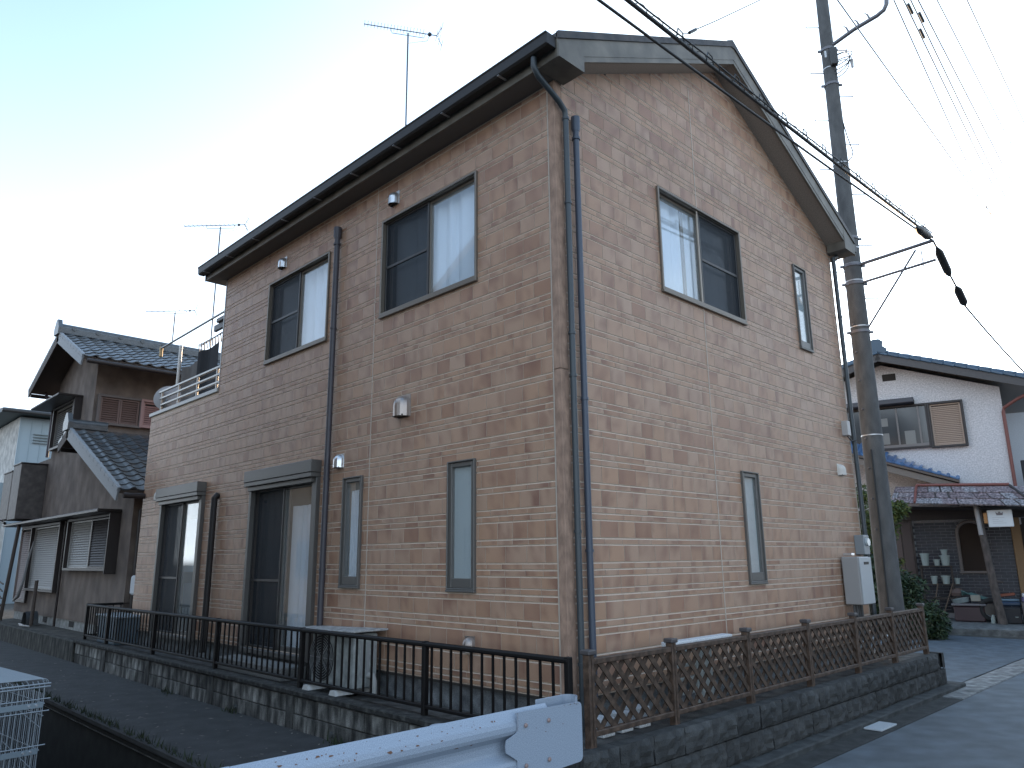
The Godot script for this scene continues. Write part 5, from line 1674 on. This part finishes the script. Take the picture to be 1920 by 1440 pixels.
# ---------------------------------------------------------------- white house with blue tiles behind the driveway
func leafy(called: String, label: String, cat: String, at: Vector3, blobs: Array, n: int, size: float, cols: Array, narrow: float, group := "") -> void:
	var o := thing(called, label, cat, at, group)
	var lf := MB.new()
	var tr := MB.new()
	for bl in blobs:
		tr.tube([at + V(rng.randfn() * 0.06, 0, rng.randfn() * 0.06), at.lerp(bl[0], 0.5) + V(rng.randfn() * 0.05, 0.05, rng.randfn() * 0.05), bl[0]], [0.025, 0.016, 0.006], 5)
	var f := FastNoiseLite.new()
	f.frequency = 1.6
	for i in n:
		var bl: Array = blobs[rng.randi() % blobs.size()]
		var d := V(rng.randfn(), rng.randfn(), rng.randfn()).normalized() * pow(rng.randf(), 0.45)
		var p: Vector3 = bl[0] + d * bl[1]
		if p.y < 0.03: continue
		if f.get_noise_3dv(p * 1.4) < -0.22: continue
		var ax := V(rng.randfn(), rng.randfn() * 0.6 - 0.25, rng.randfn()).normalized()
		var sd := ax.cross(V(rng.randfn(), rng.randfn(), rng.randfn()).normalized()).normalized()
		var s := size * rng.randf_range(0.55, 1.25)
		var k: Color = cols[rng.randi() % cols.size()] * rng.randf_range(0.7, 1.25)
		k.a = 1.0
		lf.col = k
		var mid := p + ax * s * 0.45
		lf.tri(p, mid + sd * s * narrow, p + ax * s); lf.tri(p, p + ax * s, mid - sd * s * narrow)
	part("branches", tr, mat("branch", Color(0.05, 0.04, 0.03), 0.9), o)
	part("foliage", lf, mat("leaf", Color(1, 1, 1), 0.6, 0.0, {"vc": true, "back": 0.25}), o)

func make_right_house() -> void:
	var yaw := deg_to_rad(15.0)
	var O := V(-2.4, 0, -17.0)
	var h := thing("white_house", "white stucco house with blue roof tiles beyond the driveway", "house", O, "", yaw, true)
	var white := mat("stucco_white", Color(0.62, 0.595, 0.585), 0.9, 0.0, {"fine": 0.7})
	var dk := mat("rh_bronze", Color(0.040, 0.034, 0.032), 0.5, 0.2)
	var I := Transform3D()
	var w := MB.new()
	w.ext(PackedVector2Array([Vector2(-4.2, 2.4), Vector2(1.90, 2.4), Vector2(1.90, 5.86), Vector2(-0.76, 6.80), Vector2(-4.2, 5.62)]), I, -7.0)
	part("upper_wall", w, white, h)
	w = MB.new()
	w.box(V(1.905, 0.1, -8.0), V(7.5, 5.4, -1.6))
	part("side_wing", w, mat("stucco_cool", Color(0.52, 0.54, 0.56), 0.9, 0.0, {"fine": 2.0}), h)
	# main roof
	var bt := []
	for k in 2:
		bt.append(mat("blue_tile_%d" % k, [Color(0.050, 0.155, 0.33), Color(0.045, 0.125, 0.27)][k], 0.32, 0.0, {"fine": 2.0, "spec": 0.6}))
	var ut := []
	for k in 2:
		ut.append(mat("slate_blue_%d" % k, [Color(0.040, 0.082, 0.130), Color(0.034, 0.068, 0.105)][k], 0.35, 0.0, {"fine": 2.0, "spec": 0.55}))
	var ev := mat("rh_eave", Color(0.20, 0.19, 0.18), 0.75)
	for s in [1.0, -1.0]:
		var a := Vector2(-0.76, 7.02)
		var e := Vector2(2.75, 5.80) if s > 0 else Vector2(-4.6, 5.70)
		var d := (e - a).normalized()
		var nn: Vector2 = Vector2(-d.y, d.x) * s
		var b := MB.new()
		b.ext(PackedVector2Array([a, e, e - nn * 0.08, a - nn * 0.08]), Transform3D(Basis(), V(0, 0, 0.62)), -8.2)
		var ro := part("roof", b, ev, h)
		var bb := MB.new()
		bb.ext(PackedVector2Array([a - nn * 0.03, e - nn * 0.03, e - nn * 0.22, a - nn * 0.22]), Transform3D(Basis(), V(0, 0, 0.60)), 0.03)
		part("bargeboard", bb, mat("rh_barge", Color(0.085, 0.078, 0.075), 0.7), ro)
		var n := int((e - a).length() / 0.26)
		for k in n:
			var p := a.lerp(e, (k + 0.5) / n)
			var t := Transform3D(Basis(V(d.x, d.y, 0), V(nn.x, nn.y, 0), V(0, 0, s)), V(p.x, p.y, 0.58) + V(nn.x, nn.y, 0) * 0.02)
			var tb := MB.new()
			tb.box(V(-0.145, -0.05, -0.10), V(0.13, 0.02, 0.09), 0.014, t * Transform3D(Basis(V(0, 0, 1), -0.05 * s), Vector3.ZERO))
			tb.tube([t * V(-0.14, 0.03, 0), t * V(0.13, 0.045, 0)], 0.055, 8)
			part("verge_tile", tb, ut[k % 2], ro)
		var fl := MB.new()
		fl.ext(PackedVector2Array([a + nn * 0.03, e + nn * 0.03, e + nn * 0.005, a + nn * 0.005]), Transform3D(Basis(), V(0, 0, 0.5)), -8.0)
		part("tile_field", fl, ut[1], ro)
	var orn := MB.new()
	orn.ext(PackedVector2Array([Vector2(-0.24, -0.04), Vector2(0.24, -0.04), Vector2(0.24, 0.08), Vector2(0.15, 0.15), Vector2(0.17, 0.28), Vector2(0.08, 0.36), Vector2(-0.08, 0.36), Vector2(-0.17, 0.28), Vector2(-0.15, 0.15), Vector2(-0.24, 0.08)]), Transform3D(Basis(), V(-0.76, 7.03, 0.55)), 0.12)
	part("ridge_end", orn, ut[1], h)
	part("gable_vent", onebox(V(-0.75, 6.34, 0.0), V(-0.42, 6.53, 0.012)), mat("rh_vent", Color(0.03, 0.024, 0.02), 0.8), h)
	# window with a louvred shutter pulled over its right third
	var f := MB.new()
	frame_rect(f, -1.9, 0.22, 4.44, 5.62, 0.05, 0.0, 0.10, I)
	var win := part("window", f, dk, h)
	var sh := MB.new()
	for u in [-1.2, -0.52, 0.0]:
		sh.box(V(u - 0.02, 4.5, 0.03), V(u + 0.02, 5.56, 0.07))
	sh.box(V(-1.85, 4.47, 0.02), V(0.18, 4.56, 0.09))
	part("sash", sh, mat("rh_sash", Color(0.16, 0.15, 0.145), 0.4, 0.4), win)
	part("pane", onebox(V(-1.86, 4.5, 0.012), V(0.18, 5.58, 0.016)), mat("rh_pane", Color(0.045, 0.052, 0.055), 0.12, 0.0, {"spec": 0.7}), win)
	for q in [[-0.95, 4.75, 0.4, 0.3], [-0.25, 4.7, 0.25, 0.45], [-1.0, 5.2, 0.5, 0.22]]:
		part("thing_behind_pane", onebox(V(q[0] - q[2] / 2, q[1] - q[3] / 2, 0.0165), V(q[0] + q[2] / 2, q[1] + q[3] / 2, 0.018)), mat("rh_inside", Color(0.13, 0.135, 0.125), 0.3, 0.0, {"spec": 0.7}), win)
	shutter(h, 0.28, 0.99, 4.46, 5.56, I, dk, mat("louvre_tan", Color(0.42, 0.31, 0.235), 0.55), 1, 0.11)
	part("shade_hood", onebox(V(-2.0, 5.63, 0.0), V(-0.05, 5.76, 0.40), 0.015), mat("hood_slate", Color(0.065, 0.065, 0.072), 0.55), h)
	var red := mat("pipe_red", Color(0.20, 0.070, 0.055), 0.5)
	part("downpipe", rod([V(2.6, 5.62, 0.35), V(2.2, 5.45, 0.25), V(1.93, 5.30, 0.09), V(1.90, 5.2, 0.06), V(1.90, 3.3, 0.06)], 0.042, 8), red, h)
	# lower blue roof running down to the right in front of the wall
	var a := Vector2(-2.2, 4.52); var e := Vector2(0.72, 3.46)
	var d := (e - a).normalized()
	var nn := Vector2(-d.y, d.x)
	var lo := MB.new()
	lo.ext(PackedVector2Array([a, e, e - nn * 0.06, a - nn * 0.06]), Transform3D(Basis(), V(0, 0, 0.0)), 1.15)
	var lr := part("low_roof", lo, mat("rh_wood", Color(0.14, 0.115, 0.095), 0.75, 0.0, {"fine": 2.0}), h)
	for k in 15:
		var p := a.lerp(e, (k + 0.5) / 15)
		var tb := MB.new()
		var dz := V(0, -0.42 * (1.0 - k / 15.0), 1.0).normalized()
		var dx := V(d.x, d.y, 0)
		var t := Transform3D(Basis(dx, dz.cross(dx).normalized(), dz), V(p.x, p.y, 1.1) + V(nn.x, nn.y, 0) * 0.03)
		tb.box(V(-0.115, -0.03, -1.08), V(0.10, 0.02, 0.07), 0.012, t * Transform3D(Basis(V(0, 0, 1), -0.05), Vector3.ZERO))
		tb.tube([t * V(0.06, 0.03, -1.08), t * V(0.06, 0.03, 0.09)], 0.045, 8)
		part("roof_tile", tb, bt[k % 2], lr)
	var fb := MB.new()
	fb.ext(PackedVector2Array([a - nn * 0.09, e - nn * 0.09, e - nn * 0.24, a - nn * 0.24]), Transform3D(Basis(), V(0, 0, 1.05)), 0.04)
	part("fascia_board", fb, mat("rh_fascia", Color(0.20, 0.175, 0.15), 0.7, 0.0, {"fine": 2.0}), lr)
	# shingled porch roof, hipped at both ends
	var pink := []
	for k in 4:
		pink.append(mat("shingle_%d" % k, [Color(0.40, 0.32, 0.33), Color(0.47, 0.43, 0.44), Color(0.32, 0.24, 0.245), Color(0.43, 0.36, 0.36)][k], 0.75, 0.0, {"fine": 3.0, "coarse": V(2.2, 2.2, 2.2), "clo": 0.45, "ctex": "streak"}))
	var ZT := 1.2; var ZB := 1.95
	var p0 := V(-0.22, 3.33, ZT); var p1 := V(1.72, 3.24, ZT); var p2 := V(2.12, 2.72, ZB); var p3 := V(-0.27, 2.88, ZB)
	var pr := MB.new()
	pr.quad(p3, p2, p1, p0)
	pr.quad(V(-0.82, 2.90, ZB - 0.25), p3, p0, V(-0.70, 3.38, ZT - 0.3))
	pr.quad(p2, V(4.2, 2.62, ZB - 1.6), V(3.8, 3.18, ZT - 1.6), p1)
	pr.quad(V(-0.82, 2.84, ZB - 0.27), V(-0.82, 2.84, 0.0), V(4.2, 2.6, 0.0), V(4.2, 2.58, ZB - 1.6))
	pr.quad(V(-0.82, 2.84, ZB - 0.27), V(4.2, 2.58, ZB - 1.6), p2 - V(0, 0.06, 0.02), p3 - V(0, 0.06, 0.02))
	pr.quad(V(-0.70, 3.38, ZT - 0.3), p0, p1, V(1.9, 3.3, 0.0)); pr.quad(V(-0.70, 3.38, ZT - 0.3), V(1.9, 3.3, 0), V(1.9, 3.35, -0.05), V(-0.7, 3.4, -0.05))
	var por := part("porch_roof", pr, mat("porch_wood", Color(0.060, 0.050, 0.046), 0.8), h)
	rng.seed = 9
	for face in [[p0, p1, p2, p3, 8], [V(-0.70, 3.38, ZT - 0.3), p0, p3, V(-0.82, 2.90, ZB - 0.25), 2], [p1, V(3.8, 3.18, ZT - 1.6), V(4.2, 2.62, ZB - 1.6), p2, 7]]:
		for r in 3:
			var n: int = face[4]
			var off := 0.5 if r == 1 else 0.0
			for i in n + (1 if r == 1 else 0):
				var u0 := clampf((i - off + (rng.randf_range(-0.12, 0.12) if i > 0 else 0.0)) / n, 0, 1)
				var u1 := clampf((i + 1 - off) / n, 0, 1)
				if u1 - u0 < 0.02: continue
				var v0 := r / 3.0; var v1 := (r + 1) / 3.0 + 0.02
				var q := []
				for k in [[u0 + 0.004, v1], [u1 - 0.004, v1], [u1 - 0.004, v0], [u0 + 0.004, v0]]:
					var tp: Vector3 = face[0].lerp(face[1], k[0]); var bo: Vector3 = face[3].lerp(face[2], k[0])
					q.append(tp.lerp(bo, k[1]))
				var nr: Vector3 = (q[1] - q[0]).cross(q[3] - q[0]).normalized()
				if nr.z < 0 and nr.y < 0: nr = -nr
				var sb := MB.new()
				var hi := nr * 0.032; var lo2 := nr * 0.012
				sb.quad(q[0] + hi, q[1] + hi, q[2] + lo2, q[3] + lo2)
				sb.quad(q[0], q[1], q[1] + hi, q[0] + hi)
				sb.quad(q[1], q[2], q[2] + lo2, q[1] + hi); sb.quad(q[3], q[0], q[0] + hi, q[3] + lo2)
				part("shingle", sb, pink[rng.randi() % 4], por)
	part("hip_trim", rod([p0 + V(0, 0.03, 0.02), p3 + V(0, 0.03, 0.02)], 0.03, 8), red, por)
	part("hip_trim", rod([p1 + V(0, 0.03, 0.02), p2 + V(0, 0.03, 0.02)], 0.03, 8), mat("hip_dark", Color(0.04, 0.035, 0.035), 0.6), por)
	part("top_trim", rod([p0 + V(0, 0.05, 0), p1 + V(0, 0.05, 0)], 0.035, 8), red, por)
	# dark brick front with an arched opening
	var mort := mat("brick_mortar", Color(0.32, 0.34, 0.36), 0.9)
	var bw := MB.new()
	wall_with_holes(bw, -3.0, 1.66, 0.1, 2.62, [[0.50, 1.10, 1.27, 2.2]], I, 0.12)
	for sgn in [-1.0, 1.0]:
		var pa := PackedVector2Array([Vector2(0.80 + sgn * 0.30, 2.2)])
		for i in 9:
			var an := PI / 2 * i / 8.0
			pa.push_back(Vector2(0.80 + sgn * cos(an) * 0.30, 2.2 + sin(an) * 0.30))
		pa.push_back(Vector2(0.80, 2.62)); pa.push_back(Vector2(0.80 + sgn * 0.30, 2.62))
	var bwall := part("brick_front", bw, mort, h)
	var op := PackedVector2Array([Vector2(0.50, 1.27), Vector2(1.10, 1.27), Vector2(1.10, 2.2)])
	for i in range(1, 13):
		op.push_back(Vector2(0.80 + cos(PI * i / 12.0) * 0.30, 2.2 + sin(PI * i / 12.0) * 0.30))
	var opm := MB.new()
	opm.ext(op, Transform3D(Basis(), V(0, 0, -0.02)), 0.034)
	part("arched_board", opm, mat("room_brown", Color(0.035, 0.024, 0.018), 0.9), bwall)
	part("porch_beam", onebox(V(-3.0, 2.56, 0.004), V(4.0, 2.86, 0.16), 0.01), mat("porch_wood", Color(0.060, 0.050, 0.046), 0.8), h)
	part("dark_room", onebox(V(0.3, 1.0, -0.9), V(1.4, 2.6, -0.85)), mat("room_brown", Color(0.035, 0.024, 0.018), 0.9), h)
	var arch := MB.new()
	var cur := [V(0.50, 1.27, 0.03), V(0.50, 2.2, 0.03)]
	for i in 13:
		var an := PI - PI * i / 12.0
		cur.append(V(0.80 + cos(an) * 0.30, 2.2 + sin(an) * 0.30, 0.03))
	cur.append(V(1.10, 1.27, 0.03))
	arch.tube(cur, 0.042, 8)
	arch.box(V(0.44, 1.22, 0.0), V(1.16, 1.28, 0.09), 0.01)
	part("arch_trim", arch, mat("arch_plaster", Color(0.20, 0.175, 0.16), 0.8, 0.0, {"fine": 3.0}), bwall)
	var bmats := []
	for k in 2:
		bmats.append(mat("dark_brick_%d" % k, [Color(0.020, 0.024, 0.036), Color(0.030, 0.033, 0.045)][k], 0.5, 0.0, {"fine": 3.0}))
	var bk := onebox(V(-0.1135, -0.0345, -0.01), V(0.1135, 0.0345, 0.012), 0.003).mesh()
	for r in 30:
		for i in range(-1, 9):
			var u := 1.55 - i * 0.235 - (0.117 if r % 2 else 0.0)
			if u - 0.1135 > 1.63: continue
			var y := 0.30 + r * 0.077
			if y > 2.53: continue
			var spans := [[u - 0.1135, minf(u + 0.1135, 1.655)]]
			if y > 1.24:
				var half := 0.345
				if y > 2.2:
					half = sqrt(maxf(0.0, 0.345 * 0.345 - (y - 2.2) * (y - 2.2)))
				if half > 0.0:
					spans = [[u - 0.1135, minf(u + 0.1135, 0.80 - half)], [maxf(u - 0.1135, 0.80 + half), minf(u + 0.1135, 1.655)]]
			for sp in spans:
				var wd: float = sp[1] - sp[0]
				if wd > 0.02:
					part("brick", bk, bmats[rng.randi() % 2], bwall, Transform3D(Basis().scaled(V(wd / 0.227, 1, 1)), V((sp[0] + sp[1]) / 2, y, 0.0)))
	part("wood_pilaster", onebox(V(1.66, 0.35, -0.05), V(1.86, 2.66, 0.10), 0.01), mat("ochre_wood", Color(0.25, 0.155, 0.075), 0.7, 0.0, {"fine": V(3, 1, 3)}), h)
	part("wood_wall", onebox(V(-3.0, 0.1, 0.02), V(-0.48, 2.66, 0.10), 0.01), mat("grey_wood", Color(0.10, 0.085, 0.078), 0.8, 0.0, {"fine": V(5, 1, 5), "coarse": V(2, 0.4, 2)}), h)
	for k in 6:
		part("plank", onebox(V(-2.0 + k * 0.25, 0.2, 0.101), V(-1.77 + k * 0.25, 2.5, 0.125), 0.006), mat("plank_%d" % (k % 2), Color(0.13, 0.10, 0.09) * [1.0, 0.75][k % 2], 0.8, 0.0, {"fine": V(5, 1, 5)}), h)
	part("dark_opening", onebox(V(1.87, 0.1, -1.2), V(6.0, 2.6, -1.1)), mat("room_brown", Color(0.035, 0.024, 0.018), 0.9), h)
	# porch slab
	var ps := MB.new()
	ps.box(V(-1.2, -0.05, 0.0), V(9, 0.14, 2.9), 0.02)
	part("porch_slab", ps, mat("porch_conc", Color(0.135, 0.145, 0.145), 0.85, 0.0, {"fine": 2.0, "coarse": 0.8, "bump": 0.6}), h)
	var X := h.transform
	# log post leaning in front
	var lp := thing("log_post", "weathered log post slanting under the porch roof edge", "post", X * V(1.1, 0.14, 1.6))
	var lt := MB.new()
	lt.tube([X * V(1.16, 0.14, 1.62), X * V(1.10, 0.9, 1.62), X * V(1.04, 1.9, 1.62), X * V(0.99, 2.80, 1.62)], [0.095, 0.085, 0.078, 0.075], 12)
	part("trunk", lt, mat("log_grey", Color(0.105, 0.088, 0.078), 0.85, 0.0, {"fine": V(4, 1, 4), "coarse": V(2, 0.7, 2)}), lp)
	part("pale_face", rod([X * V(0.995, 2.12, 1.69), X * V(0.965, 2.80, 1.69)], 0.05, 8), mat("log_pale", Color(0.34, 0.33, 0.32), 0.8), lp)
	part("branch_stub", rod([X * V(1.08, 1.1, 1.62), X * V(1.28, 1.06, 1.66)], 0.025, 6), mat("log_grey", Color(0.105, 0.088, 0.078), 0.85), lp)
	# sign board
	var sg := thing("sign_board", "white rounded sign board with a crown emblem hanging by the porch", "sign", X * V(1.4, 2.28, 1.75))
	part("board", onebox(V(1.17, 2.29, 1.72), V(1.66, 2.68, 1.76), 0.018, X), mat("sign_white", Color(0.62, 0.66, 0.67), 0.5), sg)
	part("side_strip", onebox(V(1.09, 2.38, 1.72), V(1.165, 2.62, 1.75), 0.004, X), mat("sign_orange", Color(0.36, 0.17, 0.05), 0.6), sg)
	var cr := PackedVector2Array([Vector2(-0.06, 0.0), Vector2(0.06, 0.0), Vector2(0.075, 0.075), Vector2(0.035, 0.045), Vector2(0.0, 0.09), Vector2(-0.035, 0.045), Vector2(-0.075, 0.075)])
	var crm := MB.new()
	crm.ext(cr, X * Transform3D(Basis(), V(1.41, 2.555, 1.7605)), 0.004)
	part("crown_emblem", crm, mat("sign_ink", Color(0.16, 0.15, 0.16), 0.6), sg)
	for k in 4:
		part("text_line", onebox(V(1.26, 2.50 - k * 0.042, 1.7605), V([1.50, 1.38, 1.46, 1.52][k], 2.507 - k * 0.042, 1.763), 0.0, X), mat("sign_ink2", Color(0.38, 0.40, 0.41), 0.6), sg)
	make_porch_things(X)
	# shrubs between the driveway and the porch
	rng.seed = 41
	var dkc := [Color(0.022, 0.045, 0.022), Color(0.030, 0.060, 0.026), Color(0.016, 0.034, 0.018), Color(0.045, 0.075, 0.03)]
	var ltc := [Color(0.10, 0.125, 0.025), Color(0.075, 0.11, 0.03), Color(0.05, 0.085, 0.028)]
	leafy("leafy_shrub", "dense dark green shrub spilling over the driveway by the pole", "shrub", V(-2.2, 0.0, -13.3), [[V(-2.0, 0.45, -13.0), 0.55], [V(-1.62, 0.40, -12.95), 0.45], [V(-2.4, 0.9, -13.2), 0.6], [V(-2.75, 1.3, -13.3), 0.6], [V(-1.95, 0.95, -13.1), 0.42], [V(-1.45, 0.28, -12.9), 0.30], [V(-3.1, 0.7, -13.2), 0.7]], 14000, 0.12, dkc, 0.17)
	leafy("bamboo_shrub", "tall yellow-green feathery shrub behind the pole at the porch", "shrub", V(-2.95, 0.0, -13.9), [[V(-2.75, 2.75, -13.9), 0.45], [V(-2.95, 2.2, -13.9), 0.5], [V(-2.6, 2.2, -13.8), 0.42], [V(-3.1, 3.1, -13.9), 0.35], [V(-2.7, 1.7, -13.8), 0.4], [V(-2.35, 2.45, -13.8), 0.22], [V(-2.1, 2.7, -13.7), 0.2], [V(-2.45, 1.5, -13.7), 0.3]], 7000, 0.13, ltc, 0.13)
	leafy("twiggy_tree", "thin dark leafless tree against the pale wall at the right edge", "tree", X * V(2.9, 0.1, -0.6), [[X * V(2.75, 4.45, -0.6), 0.5], [X * V(2.6, 3.9, -0.6), 0.4], [X * V(2.9, 4.9, -0.6), 0.4]], 260, 0.14, dkc, 0.08)
	solid("dark_gate", onebox(V(2.12, 2.75, -0.5), V(2.42, 4.0, -0.44), 0.01, X), mat("gate_black", Color(0.016, 0.018, 0.022), 0.6), "black upright panel on the terrace at the right edge", "panel")

func pot(X: Transform3D, p: Vector3, r: float, hh: float, m: Material, label: String) -> void:
	var b := MB.new()
	b.lathe([Vector2(0.0, 0.0), Vector2(r * 0.72, 0.0), Vector2(r * 0.95, hh * 0.86), Vector2(r * 1.08, hh * 0.86), Vector2(r * 1.08, hh), Vector2(r * 0.9, hh), Vector2(r * 0.85, hh * 0.8), Vector2(0.0, hh * 0.78)], 14, X * Transform3D(Basis(), p))
	solid("flower_pot", b, m, label, "pot", "pale pots on the porch shelf")

func make_porch_things(X: Transform3D) -> void:
	var pm := mat("pot_pale", Color(0.32, 0.38, 0.36), 0.6, 0.0, {"fine": 3.0})
	var wd := mat("shelf_wood", Color(0.045, 0.036, 0.03), 0.8, 0.0, {"fine": 2.0})
	var s := thing("plant_shelf", "dark wooden shelf stand holding pale pots on the porch", "shelf", X * V(0.0, 0.14, 0.5))
	for y in [0.98, 1.42]:
		part("shelf_board", onebox(V(-0.42, y - 0.03, 0.35), V(0.42 if y < 1.2 else 0.32, y, 0.7), 0.004, X), wd, s)
	for u in [-0.38, 0.28]:
		for z in [0.38, 0.67]:
			part("leg", onebox(V(u - 0.02, 0.14, z - 0.02), V(u + 0.02, 1.42, z + 0.02), 0.003, X), wd, s)
	part("shelf_board", onebox(V(-0.2, 0.62, 0.35), V(0.35, 0.66, 0.75), 0.004, X), wd, s)
	pot(X, V(-0.27, 1.42, 0.52), 0.10, 0.30, pm, "tall pale pot at the left of the upper porch shelf")
	pot(X, V(-0.02, 1.42, 0.52), 0.075, 0.15, pm, "small pale pot in the middle of the upper porch shelf")
	pot(X, V(0.17, 1.42, 0.52), 0.11, 0.25, pm, "wide pale pot at the right of the upper porch shelf")
	pot(X, V(0.17, 1.671, 0.52), 0.08, 0.14, pm, "pale pot stacked on the wide pot of the upper shelf")
	pot(X, V(-0.12, 0.98, 0.55), 0.075, 0.19, pm, "pale pot at the left of the lower porch shelf")
	pot(X, V(0.13, 0.98, 0.55), 0.10, 0.20, pm, "greenish pale pot in the middle of the lower porch shelf")
	pot(X, V(0.37, 0.98, 0.55), 0.065, 0.14, pm, "small leaning pale pot at the right of the lower shelf")
	var tub := mat("tub_maroon", Color(0.045, 0.022, 0.026), 0.45)
	var t := thing("storage_trunk", "dark maroon storage trunk on the porch under the clutter", "trunk", X * V(0.55, 0.14, 0.9))
	part("trunk_body", onebox(V(0.22, 0.14, 0.75), V(0.85, 0.50, 1.2), 0.03, X), tub, t)
	part("lid", onebox(V(0.18, 0.50, 0.72), V(0.89, 0.55, 1.23), 0.015, X), mat("trunk_lid", Color(0.16, 0.15, 0.155), 0.5), t)
	var wh := thing("spare_wheel", "dark round spare wheel leaning beside the log post", "wheel", X * V(0.98, 0.14, 1.1))
	var ty := MB.new()
	var ring := []
	for i in 25:
		var an := TAU * i / 24
		ring.append(X * V(0.97 + cos(an) * 0.19, 0.42 + sin(an) * 0.21, 1.15))
	ty.tube(ring, 0.062, 8, false)
	part("tyre", ty, mat("rubber", Color(0.018, 0.018, 0.018), 0.8), wh)
	part("rim", rod([X * V(0.97, 0.42, 1.13), X * V(0.97, 0.42, 1.17)], 0.135, 16), mat("rim_dull", Color(0.085, 0.075, 0.065), 0.6), wh)
	var cl := MB.new()
	cl.lathe([Vector2(0, 0), Vector2(0.16, 0.0), Vector2(0.19, 0.10), Vector2(0.17, 0.105), Vector2(0.15, 0.03), Vector2(0, 0.03)], 16, X * Transform3D(Basis(V(0, 0, 1), 0.2), V(0.40, 0.56, 0.95)))
	solid("basin", cl, mat("basin_pale", Color(0.22, 0.27, 0.27), 0.5), "pale tilted basin on the lid of the maroon trunk", "basin")
	solid("folded_box", onebox(V(0.60, 0.60, 0.9), V(0.80, 0.74, 1.05), 0.01, X), mat("box_pale", Color(0.30, 0.29, 0.24), 0.7), "small cream box on the maroon trunk beside the basin", "box")
	var hs := MB.new()
	for k in 5:
		hs.tube([X * V(0.42, 0.72 + k * 0.03, 0.7 + 0.05 * k), X * V(0.62, 0.78 - k * 0.01, 0.7 + 0.05 * k), X * V(0.95, 0.66 - k * 0.012, 0.72 + 0.06 * k), X * V(1.12, 0.55, 0.8)], 0.016, 6)
	solid("hose", hs, mat("hose_green", Color(0.06, 0.14, 0.135), 0.45), "bundle of teal garden hose lying over the porch clutter", "hose")
	var sk := MB.new()
	sk.lathe([Vector2(0, 0), Vector2(0.13, 0.0), Vector2(0.16, 0.08), Vector2(0.10, 0.17), Vector2(0.04, 0.19), Vector2(0, 0.19)], 12, X * Transform3D(Basis(), V(0.34, 0.70, 0.6)))
	solid("cloth_bag", sk, mat("bag_brown", Color(0.13, 0.095, 0.085), 0.9), "rumpled brown bag on the porch below the pale pots", "bag")
	var bx := thing("cool_box", "large grey box with a white and violet lid at the right edge of porch", "box", X * V(1.9, 0.14, 1.2))
	part("box_body", onebox(V(1.58, 0.14, 1.0), V(2.3, 0.62, 1.5), 0.02, X), mat("coolbox_grey", Color(0.15, 0.135, 0.13), 0.7, 0.0, {"fine": 2.0}), bx)
	part("lid", onebox(V(1.60, 0.62, 1.0), V(2.3, 0.72, 1.52), 0.02, X), mat("coolbox_violet", Color(0.12, 0.10, 0.20), 0.5), bx)
	part("white_flap", onebox(V(1.62, 0.72, 0.98), V(2.3, 0.80, 1.4), 0.02, X), mat("foam_white", Color(0.6, 0.62, 0.63), 0.7, 0.0, {"fine": 2.0}), bx)
	var bc := MB.new()
	bc.lathe([Vector2(0, 0), Vector2(0.12, 0), Vector2(0.15, 0.34), Vector2(0.165, 0.34), Vector2(0.165, 0.37), Vector2(0.13, 0.37), Vector2(0, 0.33)], 16, X * Transform3D(Basis(), V(1.78, 0.14, 1.72)))
	solid("bucket", bc, mat("bucket_white", Color(0.42, 0.46, 0.46), 0.5), "pale bucket before the grey box at the right edge", "bucket")
	solid("orange_tray", onebox(V(1.22, 0.72, 0.8), V(1.52, 0.78, 1.05), 0.015, X * Transform3D(Basis(V(0, 0, 1), 0.12), V(0.08, -0.15, 0))), mat("orange_plastic", Color(0.24, 0.07, 0.035), 0.5), "orange tray on the pile right of the log post", "tray")
	solid("blue_sheet", onebox(V(1.15, 0.52, 0.9), V(1.58, 0.62, 1.3), 0.03, X), mat("blue_dark", Color(0.03, 0.055, 0.10), 0.5), "dark blue crate on the porch right of the log post", "crate")
	solid("plastic_sheet", onebox(V(1.18, 0.63, 0.9), V(1.56, 0.665, 1.15), 0.008, X), mat("blue_pale", Color(0.16, 0.26, 0.33), 0.4), "pale blue sheet lying on the dark blue crate", "sheet")
	var rk := MB.new()
	for q in [[-0.25, 0.2], [-0.05, 0.32]]:
		rk.tube([X * V(q[0], 0.16, 1.0), X * V(q[0] + q[1], 1.0, 0.8)], 0.014, 6)
	solid("sticks", rk, mat("stick_brown", Color(0.12, 0.085, 0.06), 0.8), "two brown sticks leaning on the plant shelf", "sticks")
	solid("small_bottle", rod([X * V(0.98, 0.14, 1.45), X * V(0.99, 0.26, 1.45), X * V(0.99, 0.33, 1.45)], [0.045, 0.045, 0.02], 10), mat("pot_pale", Color(0.32, 0.38, 0.36), 0.6), "pale plastic bottle on the porch before the wheel", "bottle")
	solid("white_dish", rod([X * V(1.45, 0.30, 1.35), X * V(1.45, 0.34, 1.37)], 0.10, 14), mat("pot_pale", Color(0.32, 0.38, 0.36), 0.6), "pale oval dish leaning right of the log post foot", "dish")
	solid("crate_dark", onebox(V(1.05, 0.14, 1.15), V(1.55, 0.5, 1.45), 0.02, X), mat("crate_black", Color(0.022, 0.022, 0.024), 0.7), "black crate at the foot of the log post", "crate")

func _ready() -> void:
	setup()
	make_ground()
	make_walls()
	make_house()
	make_left_house()
	make_right_house()
	make_far_house()
	make_opposite_houses()
	make_pole()
	make_fences()
	make_guardrail()
	make_aircon()
	make_cage()
	make_aerials()
	make_balcony_things()
